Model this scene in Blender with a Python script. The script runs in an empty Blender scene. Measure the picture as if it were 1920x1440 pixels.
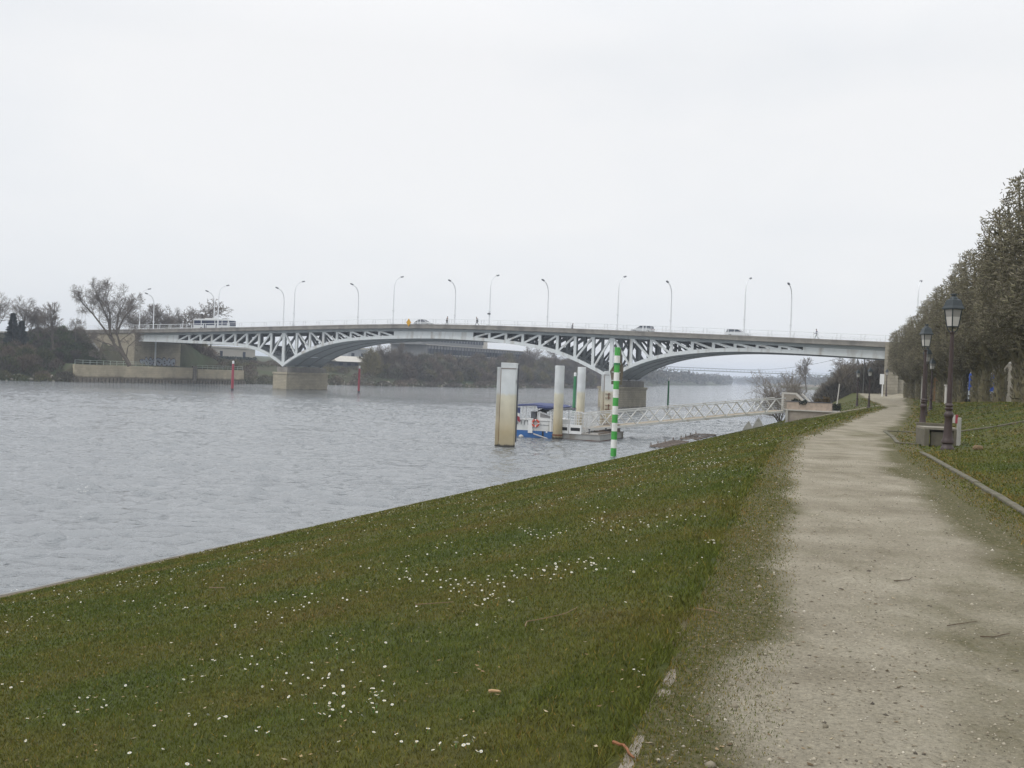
import bpy, bmesh, math, random
import numpy as np
from mathutils import Vector, Matrix, noise
PI = math.pi
C = bpy.context.scene.collection
scn = bpy.context.scene

# ------------------------------------------------------------------ camera
EYE = Vector((0, 0, 1.6))
FPX = 1884.0                      # focal length in pixels of a 1920 px wide frame
ROLL = math.atan(.0386)
PITCH = math.atan(-22 * math.cos(ROLL) / FPX)
cam = bpy.data.cameras.new('camera')
cam_o = bpy.data.objects.new('camera', cam)
C.objects.link(cam_o)
cam.sensor_width = 36
cam.lens = 36 * FPX / 1920
cam.clip_start = .1
cam.clip_end = 9000
CM = Matrix.Rotation(PI / 2 + PITCH, 4, 'X') @ Matrix.Rotation(ROLL, 4, 'Z')
cam_o.matrix_world = Matrix.Translation(EYE) @ CM
scn.camera = cam_o

# ------------------------------------------------------------------ sky, sun, exposure
SUN_EL, SUN_AZ = math.radians(48), math.radians(-105)     # azimuth from +Y towards +X
world = bpy.data.worlds.new('World')
scn.world = world
world.use_nodes = True
wt = world.node_tree
wt.nodes.clear()
def wn(t, **k):
    n = wt.nodes.new(t)
    for a, b in k.items():
        setattr(n, a, b)
    return n
w_out = wn('ShaderNodeOutputWorld')
w_bg = wn('ShaderNodeBackground')
w_bg.inputs['Strength'].default_value = .1
w_sky = wn('ShaderNodeTexSky', sky_type='NISHITA', sun_disc=False, sun_elevation=SUN_EL,
           sun_rotation=SUN_AZ, air_density=1.0, dust_density=2.0, ozone_density=1.0)
w_co = wn('ShaderNodeTexCoord')
w_map = wn('ShaderNodeMapping')
w_map.inputs['Scale'].default_value = (1.0, 1.0, 2.6)
w_noise = wn('ShaderNodeTexNoise')
w_noise.inputs['Scale'].default_value = 1.7
w_noise.inputs['Detail'].default_value = 4
w_noise.inputs['Roughness'].default_value = .5
w_ramp = wn('ShaderNodeValToRGB')
w_ramp.color_ramp.elements[0].position = .36
w_ramp.color_ramp.elements[0].color = (.85, .88, .915, 1)
w_ramp.color_ramp.elements[1].position = .62
w_ramp.color_ramp.elements[1].color = (.97, .972, .978, 1)
w_mul = wn('ShaderNodeMixRGB', blend_type='MULTIPLY')
w_mul.inputs[0].default_value = 1
w_mul.inputs[2].default_value = (10, 10, 10, 1)
w_mix = wn('ShaderNodeMixRGB')
w_mix.inputs[0].default_value = .93
L = wt.links.new
L(w_co.outputs['Generated'], w_map.inputs['Vector'])
L(w_map.outputs[0], w_noise.inputs['Vector'])
L(w_noise.outputs[0], w_ramp.inputs[0])
L(w_ramp.outputs[0], w_mul.inputs[1])
L(w_sky.outputs[0], w_mix.inputs[1])
L(w_mul.outputs[0], w_mix.inputs[2])
# an overcast sky is brighter overhead than near the horizon
w_sep = wn('ShaderNodeSeparateXYZ')
w_el = wn('ShaderNodeMapRange')
w_el.inputs[1].default_value, w_el.inputs[2].default_value = .30, 1.0
w_el.inputs[3].default_value, w_el.inputs[4].default_value = 1.0, 1.75
w_lum = wn('ShaderNodeMixRGB', blend_type='MULTIPLY')
w_lum.inputs[0].default_value = 1
L(w_co.outputs['Generated'], w_sep.inputs[0])
L(w_sep.outputs[2], w_el.inputs[0])
L(w_mix.outputs[0], w_lum.inputs[1])
L(w_el.outputs[0], w_lum.inputs[2])
L(w_lum.outputs[0], w_bg.inputs['Color'])
L(w_bg.outputs[0], w_out.inputs['Surface'])
sun = bpy.data.lights.new('sun', 'SUN')
sun.energy = 1.0
sun.angle = math.radians(18)
sun.color = (1, .965, .91)
sun_o = bpy.data.objects.new('sun', sun)
C.objects.link(sun_o)
sd = Vector((math.sin(SUN_AZ) * math.cos(SUN_EL), math.cos(SUN_AZ) * math.cos(SUN_EL), math.sin(SUN_EL)))
sun_o.rotation_euler = sd.to_track_quat('Z', 'Y').to_euler()
scn.view_settings.view_transform = 'Standard'
scn.view_settings.look = 'None'
scn.view_settings.exposure = 0
scn.view_settings.gamma = 1
scn.view_settings.use_curve_mapping = False
scn.render.engine = 'CYCLES'
scn.cycles.use_denoising = True
scn.cycles.max_bounces = 6
scn.cycles.transparent_max_bounces = 8
scn.cycles.volume_bounces = 1

HAZE = .00038

# ------------------------------------------------------------------ helpers
def ray(px, py):
    v = Vector((px - 960, 720 - py, -FPX))
    return (CM.to_3x3() @ v)
def at_y(px, py, y):
    r = ray(px, py)
    return EYE + r * (y / r.y)
def at_z(px, py, z):
    r = ray(px, py)
    return EYE + r * ((z - 1.6) / r.z)
def interp(x, xs, ys):
    return float(np.interp(x, xs, ys))
def fbm(x, y, s, o=3, seed=0.):
    v = Vector((x / s + seed * 7.13, y / s - seed * 3.7, seed))
    return noise.fractal(v, 1, 2, o)

def set_meta(o, label=None, cat=None, group=None, kind=None):
    if label: o['label'] = label
    if cat: o['category'] = cat
    if group: o['group'] = group
    if kind: o['kind'] = kind
    return o
def thing(name, label, cat, loc=(0, 0, 0), rz=0, group=None, rot=None):
    o = bpy.data.objects.new(name, None)
    o.empty_display_size = .2
    C.objects.link(o)
    o.location = loc
    o.rotation_euler = rot if rot else (0, 0, rz)
    return set_meta(o, label, cat, group)
def children(o):
    return [c for c in bpy.data.objects if c.parent == o]
KIDS = {}
def dup(root, loc, rz=None, label=None, scale=None, group=None):
    def rec(o, par):
        c = o.copy()
        C.objects.link(c)
        if par is not None:
            c.parent = par
        KIDS[c.name] = []
        for k in KIDS.get(o.name, []):
            KIDS[c.name].append(rec(k, c))
        return c
    r = rec(root, None)
    r.location = loc
    if rz is not None: r.rotation_euler = (0, 0, rz)
    if label: r['label'] = label
    if scale is not None:
        r.scale = scale if hasattr(scale, '__len__') else (scale,) * 3
    if group: r['group'] = group
    return r

class MB:
    def __init__(s):
        s.v, s.f, s.m, s.mi = [], [], [], 0
    def mat(s, i):
        s.mi = i
        return s
    def add(s, vs, fs):
        b = len(s.v)
        s.v.extend([tuple(p) for p in vs])
        for f in fs:
            s.f.append([b + i for i in f])
            s.m.append(s.mi)
        return s
    def box(s, c, d, rz=0, M=None):
        x, y, z = d[0] / 2, d[1] / 2, d[2] / 2
        vs = [Vector((a * x, b * y, e * z)) for e in (-1, 1) for a, b in ((-1, -1), (1, -1), (1, 1), (-1, 1))]
        if rz: M = Matrix.Rotation(rz, 3, 'Z')
        if M is not None: vs = [M @ v for v in vs]
        c = Vector(c)
        return s.add([v + c for v in vs], [(3, 2, 1, 0), (4, 5, 6, 7), (0, 1, 5, 4), (1, 2, 6, 5), (2, 3, 7, 6), (3, 0, 4, 7)])
    def beam(s, p, q, w, h, up=(0, 0, 1)):
        p, q = Vector(p), Vector(q)
        d = (q - p).normalized()
        up = Vector(up)
        if abs(d.dot(up)) > .98: up = Vector((0, 1, 0))
        a = d.cross(up).normalized() * w / 2
        b = a.cross(d).normalized() * h / 2
        vs = [p - a - b, p + a - b, p + a + b, p - a + b, q - a - b, q + a - b, q + a + b, q - a + b]
        return s.add(vs, [(0, 1, 2, 3), (7, 6, 5, 4), (0, 4, 5, 1), (1, 5, 6, 2), (2, 6, 7, 3), (3, 7, 4, 0)])
    def tube(s, pts, rs, n=8, cap=True):
        pts = [Vector(p) for p in pts]
        if not hasattr(rs, '__len__'): rs = [rs] * len(pts)
        ref = Vector((.31, .2, .93))
        vs, fs = [], []
        for i, p in enumerate(pts):
            d = (pts[min(i + 1, len(pts) - 1)] - pts[max(i - 1, 0)]).normalized()
            if i == 0 and abs(d.dot(ref)) > .9: ref = Vector((.93, .2, .31))
            a = d.cross(ref).normalized()
            ref2 = a.cross(d)
            b = d.cross(a)
            for k in range(n):
                t = 2 * PI * k / n
                vs.append(p + (a * math.cos(t) + b * math.sin(t)) * rs[i])
        for i in range(len(pts) - 1):
            for k in range(n):
                k2 = (k + 1) % n
                fs.append((i * n + k, i * n + k2, (i + 1) * n + k2, (i + 1) * n + k))
        if cap:
            fs.append(tuple(reversed(range(n))))
            fs.append(tuple((len(pts) - 1) * n + k for k in range(n)))
        return s.add(vs, fs)
    def lathe(s, prof, n=16, c=(0, 0, 0), ph=0):
        c = Vector(c)
        vs, fs = [], []
        for r, z in prof:
            for k in range(n):
                t = 2 * PI * k / n + ph
                vs.append(c + Vector((r * math.cos(t), r * math.sin(t), z)))
        m = len(prof)
        for i in range(m - 1):
            for k in range(n):
                k2 = (k + 1) % n
                fs.append((i * n + k, i * n + k2, (i + 1) * n + k2, (i + 1) * n + k))
        fs.append(tuple(reversed(range(n))))
        fs.append(tuple((m - 1) * n + k for k in range(n)))
        return s.add(vs, fs)
    def prism(s, poly, a, b, ax='y'):
        """extrude polygon; ax 'y': poly is (x,z); 'x': (y,z); 'z': (x,y)"""
        n = len(poly)
        def mk(p, t):
            return (p[0], t, p[1]) if ax == 'y' else ((t, p[0], p[1]) if ax == 'x' else (p[0], p[1], t))
        vs = [mk(p, a) for p in poly] + [mk(p, b) for p in poly]
        fs = [tuple(range(n)), tuple(reversed(range(n, 2 * n)))]
        for i in range(n):
            j = (i + 1) % n
            fs.append((i, n + i, n + j, j))
        return s.add(vs, fs)
    def strip(s, sections):
        """loft of closed quad/ngon sections"""
        n = len(sections[0])
        vs = [p for sec in sections for p in sec]
        fs = []
        for i in range(len(sections) - 1):
            for k in range(n):
                k2 = (k + 1) % n
                fs.append((i * n + k, i * n + k2, (i + 1) * n + k2, (i + 1) * n + k))
        fs.append(tuple(reversed(range(n))))
        fs.append(tuple((len(sections) - 1) * n + k for k in range(n)))
        return s.add(vs, fs)
    def build(s, name, mats, parent=None, smooth=False, bevel=0, label=None, fix=True):
        me = bpy.data.meshes.new(name)
        me.from_pydata(s.v, [], s.f)
        if not isinstance(mats, (list, tuple)): mats = [mats]
        for m in mats: me.materials.append(m)
        me.polygons.foreach_set('material_index', s.m)
        if fix:
            bm = bmesh.new()
            bm.from_mesh(me)
            bmesh.ops.recalc_face_normals(bm, faces=bm.faces)
            bm.to_mesh(me)
            bm.free()
        if smooth:
            me.polygons.foreach_set('use_smooth', [True] * len(me.polygons))
        me.update()
        o = bpy.data.objects.new(name, me)
        C.objects.link(o)
        if parent is not None:
            o.parent = parent
            KIDS.setdefault(parent.name, []).append(o)
        if bevel:
            b = o.modifiers.new('bevel', 'BEVEL')
            b.width = bevel
            b.segments = 2
            b.limit_method = 'ANGLE'
        if smooth:
            try:
                me.set_sharp_from_angle(angle=math.radians(40))
            except Exception:
                pass
        if label: o['label'] = label
        return o

def np_mesh(name, verts, tris, mats, parent=None, col=None, mi=None, smooth=False):
    verts = np.asarray(verts, np.float32)
    tris = np.asarray(tris, np.int32)
    k = tris.shape[1]
    me = bpy.data.meshes.new(name)
    me.vertices.add(len(verts))
    me.vertices.foreach_set('co', verts.ravel())
    me.loops.add(tris.size)
    me.loops.foreach_set('vertex_index', tris.ravel())
    me.polygons.add(len(tris))
    me.polygons.foreach_set('loop_start', np.arange(0, tris.size, k, dtype=np.int32))
    me.polygons.foreach_set('loop_total', np.full(len(tris), k, np.int32))
    if not isinstance(mats, (list, tuple)): mats = [mats]
    for m in mats: me.materials.append(m)
    if mi is not None: me.polygons.foreach_set('material_index', np.asarray(mi, np.int32))
    if smooth: me.polygons.foreach_set('use_smooth', np.ones(len(tris), bool))
    me.update(calc_edges=True)
    if col is not None:
        a = me.color_attributes.new('tint', 'FLOAT_COLOR', 'POINT')
        a.data.foreach_set('color', np.asarray(col, np.float32).ravel())
    o = bpy.data.objects.new(name, me)
    C.objects.link(o)
    if parent is not None:
        o.parent = parent
        KIDS.setdefault(parent.name, []).append(o)
    return o

# ------------------------------------------------------------------ materials
def mat(name, col, rough=.7, metal=0, var=.12, vscale=4, col2=None, fac2=.5, s2=1.5, bump=0, bscale=20,
        spec=.5, streak=0, emit=None, alpha=None, detail=6):
    m = bpy.data.materials.new(name)
    m.use_nodes = True
    t = m.node_tree
    bs = t.nodes['Principled BSDF']
    bs.inputs['Roughness'].default_value = rough
    bs.inputs['Metallic'].default_value = metal
    bs.inputs['Specular IOR Level'].default_value = spec
    co = t.nodes.new('ShaderNodeTexCoord')
    n1 = t.nodes.new('ShaderNodeTexNoise')
    n1.inputs['Scale'].default_value = vscale
    n1.inputs['Detail'].default_value = detail
    n1.inputs['Roughness'].default_value = .65
    t.links.new(co.outputs['Object'], n1.inputs['Vector'])
    r = t.nodes.new('ShaderNodeMapRange')
    r.inputs[1].default_value = .25
    r.inputs[2].default_value = .75
    r.inputs[3].default_value = 1 - var
    r.inputs[4].default_value = 1 + var
    t.links.new(n1.outputs[0], r.inputs[0])
    mx = t.nodes.new('ShaderNodeMixRGB')
    mx.blend_type = 'MULTIPLY'
    mx.inputs[0].default_value = 1
    mx.inputs[1].default_value = (*col, 1)
    t.links.new(r.outputs[0], mx.inputs[2])
    out = mx.outputs[0]
    if col2 is not None:
        n2 = t.nodes.new('ShaderNodeTexNoise')
        n2.inputs['Scale'].default_value = s2
        n2.inputs['Detail'].default_value = 5
        mp = t.nodes.new('ShaderNodeMapping')
        mp.inputs['Scale'].default_value = (1, 1, .15) if streak else (1, 1, 1)
        mp.inputs['Location'].default_value = (3.1, 7.7, 1.3)
        t.links.new(co.outputs['Object'], mp.inputs[0])
        t.links.new(mp.outputs[0], n2.inputs['Vector'])
        r2 = t.nodes.new('ShaderNodeMapRange')
        r2.inputs[1].default_value = .62 - .3 * fac2
        r2.inputs[2].default_value = .72
        t.links.new(n2.outputs[0], r2.inputs[0])
        m2 = t.nodes.new('ShaderNodeMixRGB')
        m2.inputs[2].default_value = (*col2, 1)
        t.links.new(r2.outputs[0], m2.inputs[0])
        t.links.new(out, m2.inputs[1])
        out = m2.outputs[0]
    t.links.new(out, bs.inputs['Base Color'])
    if bump:
        nb = t.nodes.new('ShaderNodeTexNoise')
        nb.inputs['Scale'].default_value = bscale
        nb.inputs['Detail'].default_value = 5
        t.links.new(co.outputs['Object'], nb.inputs['Vector'])
        b = t.nodes.new('ShaderNodeBump')
        b.inputs['Distance'].default_value = bump
        b.inputs['Strength'].default_value = .7
        t.links.new(nb.outputs[0], b.inputs['Height'])
        t.links.new(b.outputs[0], bs.inputs['Normal'])
    if emit is not None:
        bs.inputs['Emission Color'].default_value = (*emit[0], 1)
        bs.inputs['Emission Strength'].default_value = emit[1]
    if alpha is not None:
        bs.inputs['Alpha'].default_value = alpha
    return m

def mat_masonry(name, c1, c2, mortar, bw=.6, bh=.3, ms=.012, stain=None, zlow=None, plane='xz'):
    """coursed stone or brick; a dark band of stain below zlow (object z)"""
    m = bpy.data.materials.new(name)
    m.use_nodes = True
    t = m.node_tree
    N = t.nodes.new
    K = t.links.new
    bs = t.nodes['Principled BSDF']
    bs.inputs['Roughness'].default_value = .88
    co = N('ShaderNodeTexCoord')
    sep = N('ShaderNodeSeparateXYZ')
    K(co.outputs['Object'], sep.inputs[0])
    ad = N('ShaderNodeMath'); ad.operation = 'ADD'
    K(sep.outputs[0], ad.inputs[0]); K(sep.outputs[1], ad.inputs[1])
    cb = N('ShaderNodeCombineXYZ')
    K(ad.outputs[0], cb.inputs[0]); K(sep.outputs[2], cb.inputs[1])
    br = N('ShaderNodeTexBrick')
    br.inputs['Color1'].default_value = (*c1, 1)
    br.inputs['Color2'].default_value = (*c2, 1)
    br.inputs['Mortar'].default_value = (*mortar, 1)
    br.inputs['Scale'].default_value = 1
    br.inputs['Mortar Size'].default_value = ms
    br.inputs['Brick Width'].default_value = bw
    br.inputs['Row Height'].default_value = bh
    K(cb.outputs[0], br.inputs['Vector'])
    n1 = N('ShaderNodeTexNoise')
    n1.inputs['Scale'].default_value = .45
    n1.inputs['Detail'].default_value = 8
    n1.inputs['Roughness'].default_value = .7
    K(co.outputs['Object'], n1.inputs['Vector'])
    r = N('ShaderNodeMapRange')
    r.inputs[1].default_value = .3; r.inputs[2].default_value = .7
    r.inputs[3].default_value = .72; r.inputs[4].default_value = 1.15
    K(n1.outputs[0], r.inputs[0])
    mx = N('ShaderNodeMixRGB'); mx.blend_type = 'MULTIPLY'; mx.inputs[0].default_value = 1
    K(br.outputs[0], mx.inputs[1]); K(r.outputs[0], mx.inputs[2])
    out = mx.outputs[0]
    if zlow is not None:
        a = N('ShaderNodeMath'); a.operation = 'MULTIPLY_ADD'
        a.inputs[1].default_value = .9; 
        K(n1.outputs[0], a.inputs[0]); K(sep.outputs[2], a.inputs[2])
        rr = N('ShaderNodeMapRange')
        rr.inputs[1].default_value = zlow + .45 + .35; rr.inputs[2].default_value = zlow + .45 - .15
        K(a.outputs[0], rr.inputs[0])
        m2 = N('ShaderNodeMixRGB')
        m2.inputs[2].default_value = (*stain, 1)
        K(rr.outputs[0], m2.inputs[0]); K(out, m2.inputs[1])
        out = m2.outputs[0]
    K(out, bs.inputs['Base Color'])
    bp = N('ShaderNodeBump')
    bp.inputs['Distance'].default_value = .02
    K(br.outputs['Fac'], bp.inputs['Height'])
    bp.invert = True
    K(bp.outputs[0], bs.inputs['Normal'])
    return m

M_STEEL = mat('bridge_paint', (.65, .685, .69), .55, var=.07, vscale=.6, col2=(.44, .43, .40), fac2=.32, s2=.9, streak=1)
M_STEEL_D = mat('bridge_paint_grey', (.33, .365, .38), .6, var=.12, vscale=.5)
M_STEEL_I = mat('bridge_paint_shaded', (.22, .24, .25), .65, var=.15, vscale=.8)  # same paint as the near truss, shade under the deck put into its colour
M_CONC = mat('fascia_concrete', (.25, .235, .21), .9, var=.25, vscale=.9, col2=(.15, .14, .13), fac2=.45, s2=.5, streak=1)
M_CONC2 = mat('concrete', (.36, .35, .32), .9, var=.2, vscale=3, col2=(.2, .2, .17), fac2=.4, s2=2, bump=.01, bscale=30)
M_MOSSY = mat('mossy_concrete', (.125, .112, .08), .95, var=.3, vscale=9, col2=(.075, .08, .035), fac2=.5, s2=3, bump=.01, bscale=35)
M_CONC_L = mat('pale_concrete', (.52, .5, .46), .88, var=.12, vscale=2, bump=.005)
M_ASPH = mat('asphalt', (.055, .055, .058), .9, var=.2, vscale=8)
M_RAIL = mat('white_rail', (.76, .78, .80), .5, var=.05)
M_POLE = mat('lamp_pole_grey', (.78, .80, .82), .45, var=.05)
M_DARKHEAD = mat('lamp_head_dark', (.09, .095, .11), .5)
M_PIER = mat_masonry('pier_stone', (.45, .40, .295), (.40, .355, .26), (.27, .24, .18), 1.1, .34, .03, (.05, .045, .035), -4.35)
M_ABUT = mat_masonry('abutment_stone', (.42, .37, .27), (.37, .325, .24), (.26, .23, .18), 1.4, .42, .02)
M_WALLST = mat_masonry('wall_stone', (.33, .30, .235), (.285, .26, .2), (.25, .22, .17), 1.3, .5, .035)
M_QUAY = mat_masonry('quay_stone', (.47, .41, .29), (.43, .37, .26), (.30, .26, .19), 1.8, .5, .012, (.12, .105, .075), -3.05)
M_BRICK = mat_masonry('orange_brick', (.40, .225, .09), (.33, .18, .075), (.27, .19, .11), .4, .2, .03)
M_SHEET = mat('sheet_pile_steel', (.16, .14, .115), .85, var=.35, vscale=3, col2=(.30, .27, .2), fac2=.4, s2=3)
M_WOODRUST = mat('rusty_timber', (.17, .135, .11), .9, var=.35, vscale=3)
M_IRON = mat('maroon_iron', (.047, .029, .026), .5, var=.25, vscale=9, col2=(.05, .03, .028), fac2=.3, s2=6)
M_LANT = mat('lantern_metal', (.022, .032, .036), .42, var=.1)
M_BARK = mat('bark', (.115, .095, .072), .95, var=.3, vscale=6)
M_TWIG = mat('twigs', (.15, .125, .098), .95, var=.25, vscale=.8)
M_TWIG2 = mat('pale_twigs', (.21, .18, .145), .95, var=.25, vscale=.8)
M_BLACK = mat('black_rubber', (.02, .02, .022), .8)
M_GLASSD = mat('dark_window', (.03, .04, .06), .12, var=.05)
M_WHITE = mat('white_paint', (.74, .745, .74), .5, var=.05, vscale=2)
M_GREEN = mat('green_paint', (.045, .30, .055), .5, var=.1, vscale=3)
M_GREEN2 = mat('green_marker_paint', (.03, .20, .075), .5, var=.1, vscale=3)
M_RED = mat('red_paint', (.31, .04, .06), .5, var=.12, vscale=3)
M_BLUE = mat('blue_hull_paint', (.025, .12, .34), .4, var=.12, vscale=2)
M_CANV = mat('blue_canvas', (.055, .07, .165), .85, var=.15, vscale=2)
M_TARP = mat('dark_tarpaulin', (.045, .047, .055), .8, var=.2)
M_YEL = mat('yellow_sign', (.62, .33, .01), .5, var=.05)
M_ORANGE = mat('ring_orange', (.55, .07, .035), .55, var=.1)

# ------------------------------------------------------------------ terrain of the near bank
AX, AY = .3859, .9225                  # along the river, away from the camera
BX, BY = AY, -AX                       # inland
def us(x, y):
    return x * BX + y * BY + 20.0, x * AX + y * AY
def xy(u, s):
    return s * AX + (u - 20) * BX, s * AY + (u - 20) * BY
WATER = -4.2
def quay_u(s):
    return interp(s, [0, 200, 415, 690, 860, 1400], [0, 0, -24, -47, -53, -200])
PL_XY = [(-.2, -3), (.25, 1.5), (.83, 4.14), (2.2, 8.76), (4.6, 17), (7.6, 27), (9.6, 32), (14.7, 44), (24.6, 68), (36.6, 98), (43.5, 122), (52, 150), (57, 166), (64, 190)]
PR_XY = [(2.4, -3), (3.3, 3), (4.75, 9.3), (7.1, 17.4), (8.65, 22.8), (9.9, 26.6), (12.5, 33.4), (18.2, 47), (28.9, 73), (41, 104), (48.5, 124), (58.5, 148), (64, 165), (71, 190)]
# edge of the mown lawn left of the path, and kerb right of it
LL_XY = [(-.8, -3), (-.2, 1.5), (.52, 4.1), (1.0, 5.7), (3.0, 12.8), (5.0, 19.5), (7.1, 26.4), (9.2, 31.6), (14.4, 44), (24.4, 68)]
KR_XY = [(3.2, -3), (4.6, 6), (6.75, 13.1), (8.15, 17.8), (10.05, 24.5)]
def us_curve(pts):
    q = [us(*p) for p in pts]
    q.sort(key=lambda a: a[1])
    return [a[1] for a in q], [a[0] for a in q]
PLs, PLu = us_curve(PL_XY)
PRs, PRu = us_curve(PR_XY)
LLs, LLu = us_curve(LL_XY)
def path_l(s): return np.interp(s, PLs, PLu)
def path_r(s): return np.interp(s, PRs, PRu)
def lawn_l(s): return np.where(np.asarray(s) < 74, np.interp(s, LLs, LLu), np.interp(s, PLs, PLu) - .3)
TREE_XY = [(20.5, 31), (23.5, 41), (27.7, 55), (35.7, 80), (47, 114.5), (51.2, 130), (56, 146)]
TRs, TRu = us_curve(TREE_XY)
def path_z(s): return np.interp(s, [-20, 60, 75, 105, 128, 175, 260], [0, 0, -.1, -.42, -.2, .35, .4])
def ground_z(u, s):
    u = np.asarray(u, float); s = np.asarray(s, float)
    zp = path_z(s)
    ul = lawn_l(s) - .4
    x = np.clip((u - .5) / np.maximum(ul - .5, 1), 0, 1)
    left = -3.98 + (zp + 3.98) * x * (1.05 - .05 * x)
    tu = np.interp(s, TRs, TRu)
    k0 = np.minimum(path_r(s) + 1.0, tu - 1.5)
    k = np.clip((u - k0) / np.maximum(tu - k0 - .3, 1.5), 0, 1)
    rise = np.interp(s, [0, 45, 110, 150], [1.15, 1.15, .55, .25])
    right = zp + rise * (k * k * (3 - 2 * k))
    z = np.where(u < ul, left, right)
    far = np.clip((s - 175) / 25, 0, 1)
    zf = -4.6 + np.clip((u + 2) / 14, 0, 1) * 5.4
    return z * (1 - far) + zf * far

def attr_mat(name, rough=.95, patch=None, spec=.25):
    pass

def grass_material(name, tint_attr):
    m = bpy.data.materials.new(name)
    m.use_nodes = True
    t = m.node_tree
    N = t.nodes.new; K = t.links.new
    bs = t.nodes['Principled BSDF']
    bs.inputs['Roughness'].default_value = .8
    bs.inputs['Specular IOR Level'].default_value = .25
    geo = N('ShaderNodeNewGeometry')
    def ns(scale, det=5, loc=(0, 0, 0)):
        mp = N('ShaderNodeMapping'); mp.inputs['Location'].default_value = loc
        K(geo.outputs['Position'], mp.inputs[0])
        n = N('ShaderNodeTexNoise'); n.inputs['Scale'].default_value = scale
        n.inputs['Detail'].default_value = det; n.inputs['Roughness'].default_value = .62
        K(mp.outputs[0], n.inputs['Vector'])
        return n.outputs[0]
    def ramp(src, stops):
        r = N('ShaderNodeValToRGB')
        e = r.color_ramp.elements
        while len(e) < len(stops): e.new(.5)
        for i, (p, c) in enumerate(stops):
            e[i].position = p; e[i].color = (*c, 1)
        K(src, r.inputs[0])
        return r.outputs[0]
    big = ramp(ns(.42, 7), [(.28, (.056, .080, .009)), (.43, (.076, .092, .011)), (.55, (.098, .098, .015)), (.70, (.118, .096, .023))])
    fine = ramp(ns(9, 6, (4, 2, 0)), [(.3, (.82, .84, .82)), (.7, (1.2, 1.18, 1.2))] if tint_attr else [(.3, (.42, .45, .4)), (.7, (.95, .93, .95))])
    mx = N('ShaderNodeMixRGB'); mx.blend_type = 'MULTIPLY'; mx.inputs[0].default_value = 1
    K(big, mx.inputs[1]); K(fine, mx.inputs[2])
    out = mx.outputs[0]
    if tint_attr:
        at = N('ShaderNodeAttribute'); at.attribute_name = 'tint'
        m2 = N('ShaderNodeMixRGB'); m2.blend_type = 'MULTIPLY'; m2.inputs[0].default_value = 1
        K(out, m2.inputs[1]); K(at.outputs['Color'], m2.inputs[2])
        out = m2.outputs[0]
    else:
        # bare brown earth along the river edge and scuffed border of the path
        at = N('ShaderNodeAttribute'); at.attribute_name = 'tint'
        sp = N('ShaderNodeSeparateColor'); K(at.outputs['Color'], sp.inputs[0])
        n = ns(2.2, 6, (9, 1, 0))
        a = N('ShaderNodeMath'); a.operation = 'ADD'
        K(sp.outputs[0], a.inputs[0]); K(n, a.inputs[1])
        rr = N('ShaderNodeMapRange'); rr.inputs[1].default_value = .8; rr.inputs[2].default_value = 1.15
        K(a.outputs[0], rr.inputs[0])
        dirt = ramp(ns(14, 5), [(.3, (.10, .075, .045)), (.6, (.17, .135, .085)), (.75, (.26, .22, .15))])
        m2 = N('ShaderNodeMixRGB'); K(rr.outputs[0], m2.inputs[0]); K(out, m2.inputs[1]); K(dirt, m2.inputs[2])
        out = m2.outputs[0]
        b = N('ShaderNodeBump'); b.inputs['Distance'].default_value = .03; b.inputs['Strength'].default_value = .9
        K(ns(25, 6), b.inputs['Height']); K(b.outputs[0], bs.inputs['Normal'])
    K(out, bs.inputs['Base Color'])
    return m
M_LAWN = grass_material('lawn', False)
M_BLADE = grass_material('grass_blades', True)

def build_near_bank():
    ss = np.concatenate([np.arange(-40, -6, 2), np.arange(-6, 45, .5), np.arange(45, 200, 2.5), np.arange(200, 900, 25), [1000, 1200, 1400]])
    uu = np.concatenate([[-3, -1, 0, .3, .42], np.arange(.6, 30, .45), np.arange(30, 60, 2), [70, 100, 200, 500, 1200, 2500]])
    V, T = [], []
    S, U = np.meshgrid(ss, uu, indexing='ij')
    Z = ground_z(U, S)
    Z[U < .43] = -4.9
    hill = np.clip((U - 90) / 800, 0, 1)
    Z = Z + hill * 12
    off = np.array([quay_u(s) for s in ss])[:, None]
    X, Y = xy(U + off, S)
    V = np.stack([X, Y, Z], -1).reshape(-1, 3)
    n, m = len(ss), len(uu)
    i = np.arange(n - 1)[:, None] * m + np.arange(m - 1)[None]
    Q = np.stack([i, i + m, i + m + 1, i + 1], -1).reshape(-1, 4)
    # tint.r: amount of bare earth
    e = np.zeros(U.shape)
    e = np.maximum(e, .95 * np.clip(1 - (U - .3) / np.interp(S, [20, 45, 80], [2.6, 1.3, .6]), 0, 1))
    ll, pl, pr = lawn_l(S), path_l(S), path_r(S)
    mid = (U > ll - .1) & (U < pl + .5)
    e = np.where(mid & (S < 75), .48, e)
    e = np.where((U > pl - .1) & (U < pr + .1), .7, e)
    e = np.where((U > pr) & (U < pr + 1.0) & (S < 120), np.maximum(e, .32), e)
    col = np.stack([e, e, e, np.ones_like(e)], -1).reshape(-1, 4)
    o = np_mesh('near_bank_ground', V, Q[:, ::-1], M_LAWN, col=col, smooth=True)
    set_meta(o, 'green mown lawn bank sloping from the gravel path down to the river', 'lawn', kind='structure')
build_near_bank()

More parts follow.
